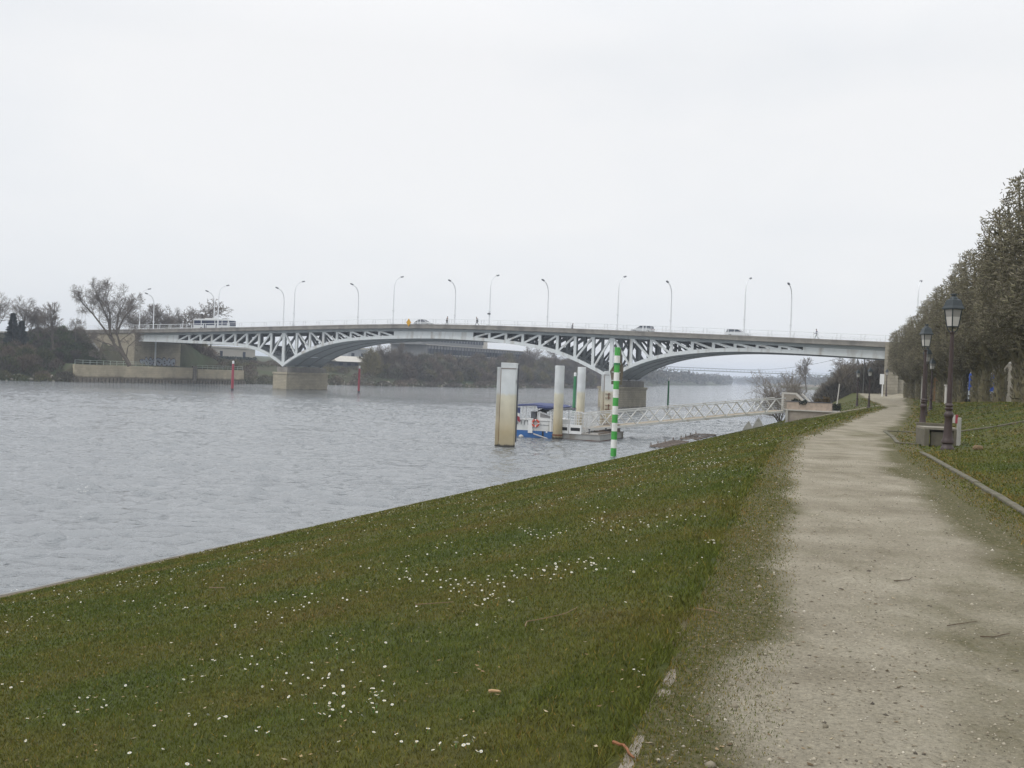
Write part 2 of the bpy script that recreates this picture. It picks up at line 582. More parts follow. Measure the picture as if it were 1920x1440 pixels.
def path_material():
    m = bpy.data.materials.new('gravel_path')
    m.use_nodes = True
    t = m.node_tree
    N = t.nodes.new; K = t.links.new
    bs = t.nodes['Principled BSDF']
    bs.inputs['Roughness'].default_value = .95
    bs.inputs['Specular IOR Level'].default_value = .2
    geo = N('ShaderNodeNewGeometry')
    def ns(scale, det=5, loc=(0, 0, 0), rough=.6):
        mp = N('ShaderNodeMapping'); mp.inputs['Location'].default_value = loc
        K(geo.outputs['Position'], mp.inputs[0])
        n = N('ShaderNodeTexNoise'); n.inputs['Scale'].default_value = scale
        n.inputs['Detail'].default_value = det; n.inputs['Roughness'].default_value = rough
        K(mp.outputs[0], n.inputs['Vector'])
        return n.outputs[0]
    def ramp(src, stops):
        r = N('ShaderNodeValToRGB')
        e = r.color_ramp.elements
        while len(e) < len(stops): e.new(.5)
        for i, (p, c) in enumerate(stops):
            e[i].position = p; e[i].color = (*c, 1)
        K(src, r.inputs[0])
        return r.outputs[0]
    base = ramp(ns(.9, 6), [(.30, (.195, .170, .122)), (.5, (.282, .252, .190)), (.70, (.355, .322, .25))])
    grain = ramp(ns(38, 7, rough=.8), [(.30, (.3, .29, .27)), (.43, (.85, .85, .85)), (.58, (1.1, 1.1, 1.1)), (.72, (1.7, 1.66, 1.6))])
    mx = N('ShaderNodeMixRGB'); mx.blend_type = 'MULTIPLY'; mx.inputs[0].default_value = 1
    K(base, mx.inputs[1]); K(grain, mx.inputs[2])
    # moss and short grass: wide patches plus the ragged edge (tint.r = 1 at the edge)
    at = N('ShaderNodeAttribute'); at.attribute_name = 'tint'
    sp = N('ShaderNodeSeparateColor'); K(at.outputs['Color'], sp.inputs[0])
    mp = N('ShaderNodeMapping'); mp.inputs['Rotation'].default_value = (0, 0, .35)
    mp.inputs['Scale'].default_value = (1, .5, 1)
    K(geo.outputs['Position'], mp.inputs[0])
    pn = N('ShaderNodeTexNoise'); pn.inputs['Scale'].default_value = .8; pn.inputs['Detail'].default_value = 7
    pn.inputs['Roughness'].default_value = .68
    K(mp.outputs[0], pn.inputs['Vector'])
    a1 = N('ShaderNodeMath'); a1.operation = 'ADD'; K(pn.outputs[0], a1.inputs[0]); K(sp.outputs[0], a1.inputs[1])
    r1 = N('ShaderNodeMapRange'); r1.inputs[1].default_value = .53; r1.inputs[2].default_value = .88
    K(a1.outputs[0], r1.inputs[0])
    g = ns(30, 5, (2, 5, 0))
    a2 = N('ShaderNodeMath'); a2.operation = 'MULTIPLY'; K(r1.outputs[0], a2.inputs[0])
    r2 = N('ShaderNodeMapRange'); r2.inputs[1].default_value = .38; r2.inputs[2].default_value = .6
    r2.inputs[3].default_value = .72; r2.inputs[4].default_value = 1
    K(g, r2.inputs[0]); K(r2.outputs[0], a2.inputs[1])
    moss = ramp(ns(22, 6, (1, 1, 0)), [(.3, (.042, .044, .012)), (.5, (.078, .074, .022)), (.62, (.110, .092, .038)), (.78, (.21, .175, .105))])
    m2 = N('ShaderNodeMixRGB'); K(a2.outputs[0], m2.inputs[0]); K(mx.outputs[0], m2.inputs[1]); K(moss, m2.inputs[2])
    K(m2.outputs[0], bs.inputs['Base Color'])
    b = N('ShaderNodeBump'); b.inputs['Distance'].default_value = .02; b.inputs['Strength'].default_value = 1
    K(ns(60, 5), b.inputs['Height']); K(b.outputs[0], bs.inputs['Normal'])
    return m
M_PATH = path_material()

def build_path():
    ss = np.concatenate([np.arange(-3, 45, .35), np.arange(45, 178, 1.5)])
    K = 26
    V, col = [], []
    KRs, KRu = us_curve(KR_XY)
    for s in ss:
        a, b = float(path_l(s)), float(path_r(s))
        wob = .16 * fbm(s, 0, 1.1, 4, 1) + .2 * fbm(s, 3, 3.5, 2, 5)
        wob2 = .25 * fbm(s, 9, 1.6, 4, 2) + .35 * fbm(s, 3, 4.5, 2, 6)
        pa, pb = a + wob, b + wob2
        a = float(lawn_l(s)) - .02
        kr = float(np.interp(s, KRs, KRu)) - .08
        b = max(kr if s < 25.5 else b + .9, pb + .1)
        for k in range(K):
            f = k / (K - 1)
            u = a + (b - a) * f
            x, y = xy(u, s)
            V.append((x, y, float(ground_z(u, s)) + .02))
            dl, dr = u - pa, pb - u
            e = .72 * max(0, min(1, .64 - dl / .55)) if dl < dr else .72 * max(0, min(1, .45 - dr / .8))
            # grass strip growing across the path near the bench, and the mossy middle near the camera
            e = max(e, .22 * math.exp(-((s - 34) / 3.0) ** 2 - ((f - .45) / .3) ** 2))
            e = max(e, .20 * math.exp(-((s - 5.5) / 3.5) ** 2 - ((f - .75) / .35) ** 2))
            col.append((e, e, e, 1))
    n = len(ss)
    i = np.arange(n - 1)[:, None] * K + np.arange(K - 1)[None]
    Q = np.stack([i, i + 1, i + K + 1, i + K], -1).reshape(-1, 4)
    o = np_mesh('path', V, Q, M_PATH, col=col, smooth=True)
    set_meta(o, 'pale gravel riverside path curving away under the bridge', 'path', kind='structure')
    # side path down to the landing
    V, col = [], []
    pts = [(39.5, 102.5), (37.2, 102.2), (35, 103), (33, 103.7), (31, 104.4)]
    for (x, y) in pts:
        for k in (-1, -.5, 0, .5, 1):
            u, s = us(x + .35 * k * .9, y + 1.5 * k)
            X, Y = xy(u, s)
            V.append((X, Y, float(ground_z(u, s)) + .03)); col.append((abs(k) * .4, 0, 0, 1))
    i = np.arange(len(pts) - 1)[:, None] * 5 + np.arange(4)[None]
    Q = np.stack([i, i + 1, i + 6, i + 5], -1).reshape(-1, 4)
    o = np_mesh('side_path', V, Q, M_PATH, col=col)
    set_meta(o, 'short side path leading from the gravel path to the landing planter', 'path', kind='structure')
build_path()

def gz(x, y):
    u, s = us(x, y)
    return float(ground_z(u, s))

# quay rim along the water
def build_quay():
    ss = np.concatenate([np.arange(-40, 60, 1.0), np.arange(60, 200, 3)])
    mb = MB()
    sec = []
    for s in ss:
        j = .03 * fbm(s, 1, 1.5, 3, 4)
        pts = [(-.08, -5.2), (-.03, -4.12 + j), (.0, -4.09 + j), (.09 + j, -4.08 + j), (.42, -4.6)]
        sec.append([(*xy(u, s), z) for u, z in pts])
    mb.strip(sec)
    o = mb.build('quay_rim', mat('rim_concrete', (.25, .24, .215), .9, var=.3, vscale=2, col2=(.13, .115, .085), fac2=.5, s2=.8), smooth=False)
    set_meta(o, 'low grey concrete rim along the foot of the grass bank', 'quay rim', kind='structure')
build_quay()

# kerb right of the path and kerbs across the lawn
def kerb(name, pts, label, h=.05, w=.12):
    mb = MB()
    for a, b in zip(pts[:-1], pts[1:]):
        a, b = Vector(a), Vector(b)
        n = max(1, int((b - a).length / .95))
        for i in range(n):
            p, q = a.lerp(b, i / n), a.lerp(b, (i + 1) / n)
            d = (q - p).normalized() * .006
            p3 = Vector((p.x + d.x, p.y + d.y, gz(p.x, p.y) + h / 2 - .05 + random.uniform(-.008, .008)))
            q3 = Vector((q.x - d.x, q.y - d.y, gz(q.x, q.y) + h / 2 - .05 + random.uniform(-.008, .008)))
            mb.beam(p3, q3, w, h + .1)
    o = mb.build(name, M_MOSSY, bevel=.018)
    set_meta(o, label, 'kerb')
    return o
random.seed(3)
kerb('kerb', KR_XY, 'long grey concrete kerb between path and right hand lawn', .06)
kerb('kerb', [(13.2, 35.5), (15.6, 35.0), (19.3, 34.2), (24, 33.2)], 'grey kerb running straight up the right hand lawn behind the bench', .06, .14)
kerb('kerb', [(13.2, 35.4), (11.9, 31.2), (10.9, 28.2), (11.4, 27.9)], 'short angled kerb round the grass bay beside the bench', .06)
# half buried edging strip at the left lawn
M_EDGE = mat('worn_edging', (.235, .205, .165), .95, var=.3, vscale=14, col2=(.13, .105, .07), fac2=.6, s2=9, bump=.012, bscale=40)
for (x0, y0, x1, y1, lab) in [(.36, 3.5, .63, 4.42, 'half buried worn edging stone at the lawn corner nearest the camera'), (.80, 4.95, .94, 5.45, 'short worn edging stone showing between lawn and path beyond the nearest one')]:
    mb = MB()
    n = 7
    sec = []
    for k in range(n + 1):
        f = k / n
        x, y = x0 + (x1 - x0) * f, y0 + (y1 - y0) * f
        w_ = .045 * (1 + .35 * fbm(x * 9, y * 9, 1, 3, 2)) * (.5 if k in (0, n) else 1)
        z = gz(x, y) + .022 + .006 * fbm(x * 7, y * 7, 1, 2, 5)
        sec.append([(x - w_, y, z - .06), (x + w_, y, z - .06), (x + w_ * .8, y, z), (x - w_ * .8, y, z)])
    mb.strip(sec)
    o = mb.build('edging_stone', M_EDGE, bevel=.01)
    set_meta(o, lab, 'edging')

# ------------------------------------------------------------------ water
def water_material():
    m = bpy.data.materials.new('river_water')
    m.use_nodes = True
    t = m.node_tree
    N = t.nodes.new; K = t.links.new
    bs = t.nodes['Principled BSDF']
    bs.inputs['Base Color'].default_value = (.115, .13, .14, 1)
    bs.inputs['Roughness'].default_value = .07
    bs.inputs['IOR'].default_value = 2.4
    bs.inputs['Specular IOR Level'].default_value = .5
    geo = N('ShaderNodeNewGeometry')
    def ns(scale, det, sx, sy, rot, rough=.5):
        mp = N('ShaderNodeMapping')
        mp.inputs['Rotation'].default_value = (0, 0, rot)
        mp.inputs['Scale'].default_value = (sx, sy, 1)
        K(geo.outputs['Position'], mp.inputs[0])
        n = N('ShaderNodeTexNoise'); n.inputs['Scale'].default_value = scale
        n.inputs['Detail'].default_value = det; n.inputs['Roughness'].default_value = rough
        K(mp.outputs[0], n.inputs['Vector'])
        return n.outputs[0]
    def madd(a, k, b=None):
        x = N('ShaderNodeMath'); x.operation = 'MULTIPLY_ADD' if b is not None else 'MULTIPLY'
        K(a, x.inputs[0]); x.inputs[1].default_value = k
        if b is not None: K(b, x.inputs[2])
        return x.outputs[0]
    h = madd(ns(.16, 2, .6, 1.5, .3), .10)
    h = madd(ns(.9, 4, .95, 1.1, .6, .6), .22, h)
    h = madd(ns(2.3, 4, .95, 1.05, -.5, .6), .30, h)
    h = madd(ns(6.5, 2, .8, 1.2, .1), .05, h)
    # calmer and rougher lanes on the river
    lane = ns(.03, 3, .7, 1.6, .5)
    r = N('ShaderNodeMapRange'); r.inputs[1].default_value = .35; r.inputs[2].default_value = .65
    r.inputs[3].default_value = .6; r.inputs[4].default_value = 1.0
    K(lane, r.inputs[0])
    # gusts: small patches of steeper ripples
    gust = ns(.32, 4, .55, 1.5, .1, .65)
    r2 = N('ShaderNodeMapRange'); r2.inputs[1].default_value = .36; r2.inputs[2].default_value = .66
    r2.inputs[3].default_value = .30; r2.inputs[4].default_value = 1.0
    K(gust, r2.inputs[0])
    ms = N('ShaderNodeMath'); ms.operation = 'MULTIPLY'
    K(r.outputs[0], ms.inputs[0]); K(r2.outputs[0], ms.inputs[1])
    b = N('ShaderNodeBump'); b.inputs['Distance'].default_value = 1.3
    K(ms.outputs[0], b.inputs['Strength'])
    K(h, b.inputs['Height']); K(b.outputs[0], bs.inputs['Normal'])
    return m
M_WATER = water_material()
def build_water():
    """one sheet: real ripples where the river is near, flat and bumped farther out"""
    gx = np.concatenate([[-3000, -1200, -500, -250, -170], np.arange(-125, 36, .18), [60, 120, 400, 1200, 3000]])
    gy = np.concatenate([[-400, -100, -20, 5], np.concatenate([np.arange(14, 70, .17), np.arange(70, 190, .26)]), [215, 270, 500, 1200, 2500, 4200]])
    X, Y = np.meshgrid(gx, gy, indexing='ij')
    rng = np.random.default_rng(41)
    H = np.zeros(X.shape)
    n = 46
    for k in range(n):
        lam = .55 * (1.9 / .55) ** rng.random()
        a = math.radians(rng.normal(105, 42))
        kx, ky = 2 * PI / lam * math.cos(a), 2 * PI / lam * math.sin(a)
        H += lam ** .9 * np.sin(kx * X + ky * Y + rng.random() * 6.28)
    H /= math.sqrt(n / 2)
    # gusty patches
    G = np.zeros(X.shape)
    for k in range(14):
        lam = rng.uniform(5, 30); a = rng.random() * 6.28
        G += np.sin(2 * PI / lam * (math.cos(a) * X * .7 + math.sin(a) * Y * 1.2) + rng.random() * 6.28)
    G = .75 + .3 * np.tanh(G / 2.6)
    H = H + .35 * H * np.abs(H)
    fade = np.clip((36 - X) / 4, 0, 1) * np.clip((X + 125) / 8, 0, 1) * np.clip((Y - 14) / 3, 0, 1) * np.clip((189 - Y) / 70, 0, 1)
    Z = WATER + WAVE * H * G * fade
    V = np.stack([X, Y, Z], -1).reshape(-1, 3)
    m = len(gy)
    i = np.arange(len(gx) - 1)[:, None] * m + np.arange(m - 1)[None]
    Q = np.stack([i, i + m, i + m + 1, i + 1], -1).reshape(-1, 4)
    return np_mesh('river_water', V, Q, M_WATER, smooth=True)
WAVE = .025
o = build_water()
set_meta(o, 'wide grey rippled river', 'river', kind='structure')
mb = MB()
mb.add([(-3500, -500, -8), (3500, -500, -8), (3500, 4600, -8), (-3500, 4600, -8)], [(0, 1, 2, 3)])
o = mb.build('ground', mat('river_bed', (.07, .065, .045), .95))
set_meta(o, 'muddy river bed and ground reaching to the horizon', 'ground', kind='structure')

# ------------------------------------------------------------------ bridge
V0 = Vector((-51.8, 227, 0))
BRZ = math.atan2(-.48717, .87331)
BU = Vector((.87331, -.48717, 0)); BW = Vector((.48717, .87331, 0))
def bp(t, w, z=0):
    return V0 + BU * t + BW * w + Vector((0, 0, z))
V1 = 80.4
T0, T1 = -47.2, 129.0
def zt(t):     # top of the concrete fascia
    return interp(t, [-140, -47, -30, -15, 0, 9, 17.6, 24, 30, 37, 44, 50, 57, 63, 72, 80, 90, 100, 115, 129, 190],
                  [6.6, 8.63, 9.02, 9.46, 9.9, 10.17, 10.42, 10.57, 10.69, 10.77, 10.79, 10.75, 10.66, 10.53, 10.34, 10.14, 9.9, 9.65, 9.24, 8.84, 7.2])
_al = ([-47.2, -34, -24, -18, -15, -11.2, -7.4, -3.7, 0, 3.7, 7.5, 11.2, 15, 19, 25, 30, 40, 50, 55, 59, 64, 68, 72, 76, V1, 84, 88.4, 92, 96.2, 101, 106, 115.6, 129],
       [5.72, 5.66, 5.53, 5.40, 5.28, 4.95, 4.22, 2.90, .86, 3.02, 4.55, 5.66, 6.45, 7.03, 7.48, 7.70, 7.92, 7.72, 7.45, 7.12, 6.5, 5.75, 4.55, 2.95, .86, 3.1, 4.75, 5.6, 6.2, 6.6, 6.75, 6.6, 6.1])
# smooth piecewise-cubic through the measured arch line, with cusps at the piers
def arch_lo(t):
    xs, ys = _al
    t = max(xs[0], min(xs[-1], t))
    i = max(0, min(len(xs) - 2, int(np.searchsorted(xs, t)) - 1))
    def slope(k):
        if k in (0, len(xs) - 1): return None
        return (ys[k + 1] - ys[k - 1]) / (xs[k + 1] - xs[k - 1])
    h = xs[i + 1] - xs[i]
    d = (ys[i + 1] - ys[i]) / h
    cus = (0.0, V1)
    m0 = slope(i); m1 = slope(i + 1)
    if m0 is None or xs[i] in cus: m0 = d * (1.25 if xs[i] in cus else 1)
    if m1 is None or xs[i + 1] in cus: m1 = d * (1.25 if xs[i + 1] in cus else 1)
    x = (t - xs[i]) / h
    return ((2 * x ** 3 - 3 * x ** 2 + 1) * ys[i] + (x ** 3 - 2 * x ** 2 + x) * h * m0 + (-2 * x ** 3 + 3 * x ** 2) * ys[i + 1] + (x ** 3 - x ** 2) * h * m1)
def open_top(t): return zt(t) - 1.42
bridge = thing('arch_bridge', 'long pale grey steel arch bridge with lattice spandrels on two stone piers', 'bridge', V0, BRZ)
PANELS = [-33.5 + 33.5 / 9 * i for i in range(10)] + [3.8 * i for i in range(1, 9)] + [50 + 3.8 * i for i in range(9)] + [V1 + 35.2 / 9 * i for i in range(1, 10)]
def tsamp(a, b, step):
    n = max(1, int(math.ceil((b - a) / step)))
    return [a + (b - a) * i / n for i in range(n + 1)]
def rib(w, detailed):
    lab = 'truss'
    hw = .26
    par = bridge
    mb_arch, mb_top, mb_web = MB(), MB(), MB()
    webs = []
    for a, b in ((T0, 0), (0, V1), (V1, T1)):
        sec = []
        for t in tsamp(a, b, .8):
            z = arch_lo(t)
            tk = .66 if abs(t - 40) < 36 or True else .6
            sec.append([(t, w - hw, z), (t, w + hw, z), (t, w + hw, z + tk), (t, w - hw, z + tk)])
        mb_arch.strip(sec)
    sec = [[(t, w - .2, open_top(t)), (t, w + .2, open_top(t)), (t, w + .2, zt(t) - .55), (t, w - .2, zt(t) - .55)] for t in tsamp(T0, T1, 2)]
    mb_top.strip(sec)
    for a, b in ((T0, -33.5), (30.4, 50), (115.6, T1)):
        if detailed: mb_web = MB()
        sec = [[(t, w - .16, arch_lo(t) + .3), (t, w + .16, arch_lo(t) + .3), (t, w + .16, open_top(t) + .2), (t, w - .16, open_top(t) + .2)] for t in tsamp(a, b, 1.2)]
        mb_web.strip(sec)
        if detailed: webs.append(mb_web)
        if detailed:
            for t in tsamp(a, b, 3.8)[1:-1]:
                mb_web.box((t, w - .17, (arch_lo(t) + .66 + open_top(t)) / 2), (.03, .02, open_top(t) - arch_lo(t) - .7))
    posts, diags = [], []
    for t in PANELS:
        if t in (30.4, 50) or abs(t + 33.5) < .1 or abs(t - 115.6) < .1: continue
        wd = .62 if (abs(t) < .01 or abs(t - V1) < .01) else .42
        m = MB()
        m.box((t, w, (arch_lo(t) + .5 + open_top(t) + .1) / 2), (wd, .36, open_top(t) - arch_lo(t) - .3))
        # side flanges give the posts their channel section
        m.box((t, w - .19, (arch_lo(t) + .66 + open_top(t)) / 2), (wd + .12, .04, open_top(t) - arch_lo(t) - .66))
        posts.append(m)
    for grp, top_at in (((-33.5, 0, 9), 'hi'), ((0, 30.4, 8), 'lo'), ((50, V1, 8), 'hi'), ((V1, 115.6, 9), 'lo')):
        a, b, n = grp
        st = (b - a) / n
        for i in range(n):
            l, r = a + st * i, a + st * (i + 1)
            m = MB()
            if top_at == 'hi':
                p, q = (l + .25, w, arch_lo(l + .25) + .62), (r - .28, w, open_top(r) - .05)
            else:
                p, q = (r - .25, w, arch_lo(r - .25) + .62), (l + .28, w, open_top(l) - .05)
            m.beam(p, q, .34, .36)
            diags.append(m)
    if detailed:
        tr = mb_arch.build('near_truss', M_STEEL, bridge, label='pale lattice truss facing the camera')
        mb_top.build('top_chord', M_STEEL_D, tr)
        for m in webs: m.build('web_plate', M_STEEL, tr)
        for m in posts: m.build('vertical_post', M_STEEL, tr)
        for m in diags: m.build('diagonal_brace', M_STEEL, tr)
    else:
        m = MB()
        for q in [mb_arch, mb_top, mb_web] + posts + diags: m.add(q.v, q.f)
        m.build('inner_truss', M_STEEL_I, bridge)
DECK_W = 13.0
for i, w in enumerate((0, 4.3, 8.6, 12.9)):
    rib(w, i == 0)
# soffit plates between the arch ribs
mb = MB()
for wa, wb in ((.27, 4.03), (4.57, 8.33), (8.87, 12.63)):
    for a, b in ((T0, 0), (0, V1), (V1, T1)):
        n = int((b - a) / 1.9)
        st = (b - a) / n
        for i in range(n):
            l, r = a + st * i + (.0 if i % 2 else .28), a + st * (i + 1)
            if min(abs(l), abs(l - V1)) > 14: l = a + st * i
            sec = [[(t, wa, arch_lo(t) + .1), (t, wb, arch_lo(t) + .1), (t, wb, arch_lo(t) + .2), (t, wa, arch_lo(t) + .2)] for t in (l, (l + r) / 2, r)]
            mb.strip(sec)
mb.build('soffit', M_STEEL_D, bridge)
# deck slab, floor beams, fascias, road, footways
mb = MB()
mb.strip([[(t, -.95, zt(t) - .75), (t, 13.85, zt(t) - .75), (t, 13.85, zt(t) - .42), (t, -.95, zt(t) - .42)] for t in tsamp(T0 - 3, T1 + 3, 3)])
mb.build('deck_slab', M_CONC, bridge)
mb = MB()
for t in tsamp(T0 + 1, T1 - 1, 3.8):
    mb.box((t, 6.45, zt(t) - 1.1), (.3, 12.4, .66))
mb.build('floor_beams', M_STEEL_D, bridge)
for wa, wb, nm in ((-1.25, -.95, 'fascia'), (13.85, 14.15, 'fascia')):
    mb = MB()
    mb.strip([[(t, wa, zt(t) - .82), (t, wb, zt(t) - .9), (t, wb, zt(t)), (t, wa, zt(t))] for t in tsamp(T0 - 40, T1 + 30, 2.5)])
    sg = -1 if wa < 0 else 1
    mb.strip([[(t, (wa if sg < 0 else wb) + sg * .05, zt(t) - .22), (t, (wa if sg < 0 else wb) + sg * .002, zt(t) - .22), (t, (wa if sg < 0 else wb) + sg * .002, zt(t) + .02), (t, (wa if sg < 0 else wb) + sg * .05, zt(t) + .02)] for t in tsamp(T0 - 40, T1 + 30, 2.5)])
    mb.build(nm, M_CONC, bridge)
mb = MB()
mb.strip([[(t, 1.2, zt(t) - .41), (t, 11.7, zt(t) - .41), (t, 11.7, zt(t) - .2), (t, 1.2, zt(t) - .2)] for t in tsamp(T0 - 90, T1 + 60, 4)])
mb.build('carriageway', M_ASPH, bridge)
mb = MB()
for wa, wb in ((-.94, 1.19), (11.71, 13.84)):
    mb.strip([[(t, wa, zt(t) - .41), (t, wb, zt(t) - .41), (t, wb, zt(t) - .06), (t, wa, zt(t) - .06)] for t in tsamp(T0 - 90, T1 + 60, 4)])
mb.build('footway', M_CONC2, bridge)
for w0 in (-1.08, 14.0):
    mb = MB()
    for z, r in ((1.08, .055), (.28, .035), (.68, .02)):
        mb.tube([(t, w0, zt(t) + z) for t in tsamp(T0 - 40, T1 + 30, 2.5)], r, 5)
    k = T0 - 38
    while k < T1 + 30:
        for dk in (-.32, .32):
            mb.beam((k + dk, w0, zt(k) - .12 if w0 < 0 else zt(k)), (k + dk, w0, zt(k) + 1.08), .11, .08)
        k += 3.83
    mb.build('railing', M_RAIL, bridge)
# piers
for tv, lab in ((0, 'left stone pier standing in the river'), (V1, 'right stone pier behind the striped pole')):
    mb = MB()
    mb.box((tv, 6.1, -2.75), (4.0, 14.2, 3.9))
    p = mb.build('pier', M_PIER, bridge, bevel=.04, label=lab)
    mb = MB()
    mb.box((tv, 6.1, -.585), (4.35, 14.5, .42))
    mb.build('ledge', M_PIER, p, bevel=.03)
    mb = MB()
    mb.box((tv, 6.3, .22), (3.1, 13.3, 1.18))
    mb.build('cap', M_CONC, p, bevel=.03)
    mb = MB()
    mb.box((tv, 6.1, -4.55), (4.1, 14.3, .6))
    mb.build('waterline_band', mat('wet_stone', (.055, .05, .04), .5), p)
# abutments
mb = MB()
mb.prism([(T0 - .25, -1.5), (T0 - 7, -1.5), (T0 - 7, zt(T0) - .95), (T0 - .25, zt(T0) - .95)], -.55, 13.5)
ab = mb.build('left_abutment', M_ABUT, bridge, label='stone abutment with graffiti on the far bank')
mb = MB()
mb.prism([(T0 - .25, -1.5), (T0 - 1.6, -1.5), (T0 - 1.6, zt(T0) - .92), (T0 - .25, zt(T0) - .92)], -1.2, -.56)
mb.build('pilaster', M_ABUT, ab)
mb = MB()
mb.prism([(T0 - 1.61, -1.5), (T0 - 12, -1.5), (T0 - 23, 6.5), (T0 - 23, zt(T0 - 23) - .9), (T0 - 1.61, zt(T0) - .9)], -.95, -.56)
mb.build('wing_wall', M_ABUT, ab)
mb = MB()
mb.beam((T0 - 9.3, -1.25, -.5), (T0 - 19.6, -1.25, 8.3), .55, .45)
mb.build('sloping_coping', M_CONC2, ab)
mb = MB()
mb.tube([(T0 - .1, 5.2, -1), (T0 - .1, 5.2, zt(T0) - 1.6)], .22, 8)
mb.build('drain_pipe', M_POLE, ab)
# graffiti: silver bubble letters with dark outlines (no readable word)
random.seed(8)
gm_s = mat('graffiti_silver', (.34, .37, .42), .6, var=.15)
gm_d = mat('graffiti_dark', (.06, .045, .06), .7)
mb = MB()
w = .6
for i, (wd, hh) in enumerate([(1.5, 1.3), (1.0, 2.1), (1.3, 1.9), (1.1, 2.2), (1.9, 2.3), (1.6, 2.1), (1.2, 1.9), (1.4, 2.2)]):
    n = 14
    def blob(cw, cz, rw, rz_, x, seed):
        return [(cw + rw * math.cos(a) * (1 + .16 * math.sin(3 * a + seed)), cz + rz_ * math.sin(a) * (1 + .18 * math.cos(2 * a + seed))) for a in [2 * PI * k / n for k in range(n)]]
    for mi, sc, x in ((1, 1.1, .012), (0, .94, .03)):
        mb.mat(mi)
        mb.prism(blob(w + wd / 2, .75, wd * .56 * sc, hh * .5 * sc, 0, i * 1.7), T0 - .25, T0 - .25 + x, 'x')
    mb.mat(1)
    for _ in range(2):
        mb.prism(blob(w + wd * random.uniform(.3, .7), .75 + hh * random.uniform(-.22, .25), wd * .16, hh * .09, 0, random.random() * 6), T0 - .25, T0 - .25 + .05, 'x')
    w += wd * 1.02
mb.build('graffiti', [gm_s, gm_d], ab)
mb = MB()
mb.prism([(T1 + .25, -2), (T1 + 9, -2), (T1 + 9, zt(T1) - .95), (T1 + .25, zt(T1) - .95)], .2, 13)
ab2 = mb.build('right_abutment', M_WALLST, bridge, label='pale stone abutment at the end of the path')
mb = MB()
mb.prism([(T1 + .02, -2), (T1 + 2.2, -2), (T1 + 2.2, zt(T1) - .02), (T1 + .02, zt(T1) - .02)], -1.35, .18)
mb.build('pilaster', M_WALLST, ab2)
mb = MB()
mb.prism([(T1 + 2.21, -2), (T1 + 62, -2), (T1 + 62, zt(T1 + 55) - .3), (T1 + 2.21, zt(T1) - .92)], -.95, -.3)
mb.build('wing_wall', M_WALLST, ab2)

# --------------- bridge street lamps
def bridge_lamp(label, group):
    o = thing('street_lamp', label, 'street lamp', group=group)
    mb = MB()
    pts = [(0, 0, 0), (0, 0, 3), (0, 0, 7.2), (0, .12, 8.3), (0, .5, 9.2), (0, 1.25, 9.85), (0, 2.4, 10.25)]
    mb.tube(pts, [.15, .135, .11, .10, .09, .08, .07], 8)
    mb.build('pole', M_POLE, o, smooth=True)
    mb = MB()
    mb.box((0, 0, 2.95), (.42, .42, .16)); mb.build('collar', M_POLE, o)
    mb = MB(); mb.box((0, 0, .2), (.4, .4, .4)); mb.build('base', M_POLE, o)
    mb = MB()
    mb.prism([(2.2, 10.2), (2.35, 10.1), (3.05, 10.28), (3.15, 10.45), (3.0, 10.52), (2.3, 10.36)], -.17, .17, 'x')
    mb.build('lamp_head', mat('bridge_lamp_head', (.19, .20, .22), .5), o, bevel=.03)
    return o
GL = 'tall street lamps along the bridge'
nearT = [-46.5, -19.9, 3.3, 30.5, 54, 81.6, 105.5, 133.6]
nlab = ['at the left end of the near parapet', 'on the near parapet behind the rear of the bus', 'on the near parapet just right of the left pier',
        'on the near parapet left of the yellow diamond sign', 'on the near parapet beside the walking pair', 'on the near parapet above the striped pole',
        'on the near parapet beside the rightmost car', 'beyond the right bridge end, above the clipped trees']
farT = [-58, -36, -12.7, 10, 36.7, 59.6, 86.7, 110]
flab = ['on the far parapet behind the big leaning tree', 'on the far parapet above the bus', 'on the far parapet left of the left pier', 'on the far parapet right of the left pier',
        'on the far parapet near the middle of the main span', 'on the far parapet left of the right pier', 'on the far parapet right of the striped pole', 'on the far parapet nearest the right end']
bl = None
for ts, ls, w0, rz in ((nearT, nlab, -.75, BRZ), (farT, flab, 13.6, BRZ + PI)):
    for t, l in zip(ts, ls):
        lab = 'pale tall street lamp ' + l
        loc = bp(t, w0, zt(t) - .06)
        if bl is None:
            bl = bridge_lamp(lab, GL); bl.location = loc; bl.rotation_euler = (0, 0, rz)
        else:
            dup(bl, loc, rz, lab)
# camera box on one lamp
t = thing('traffic_box', 'small dark box fixed on the bridge lamp right of the walking pair', 'box', bp(54, -.75, zt(54) + 2.35), BRZ)
mb = MB(); mb.box((0, -.2, 0), (.55, .3, .32)); mb.box((0, -.36, 0), (.4, .03, .2)); mb.build('housing', M_DARKHEAD, t, bevel=.03)

# yellow diamond sign below the parapet
o = thing('diamond_sign', 'yellow diamond navigation sign on the bridge parapet', 'sign', bp(35.0, -1.42, zt(35) + .35), BRZ)
mb = MB(); mb.prism([(0, -.85), (.62, 0), (0, .85), (-.62, 0)], -.03, .03); mb.build('plate', M_YEL, o)
mb = MB(); mb.beam((0, .06, -.7), (0, .06, .6), .06, .06); mb.build('bracket', M_POLE, o)

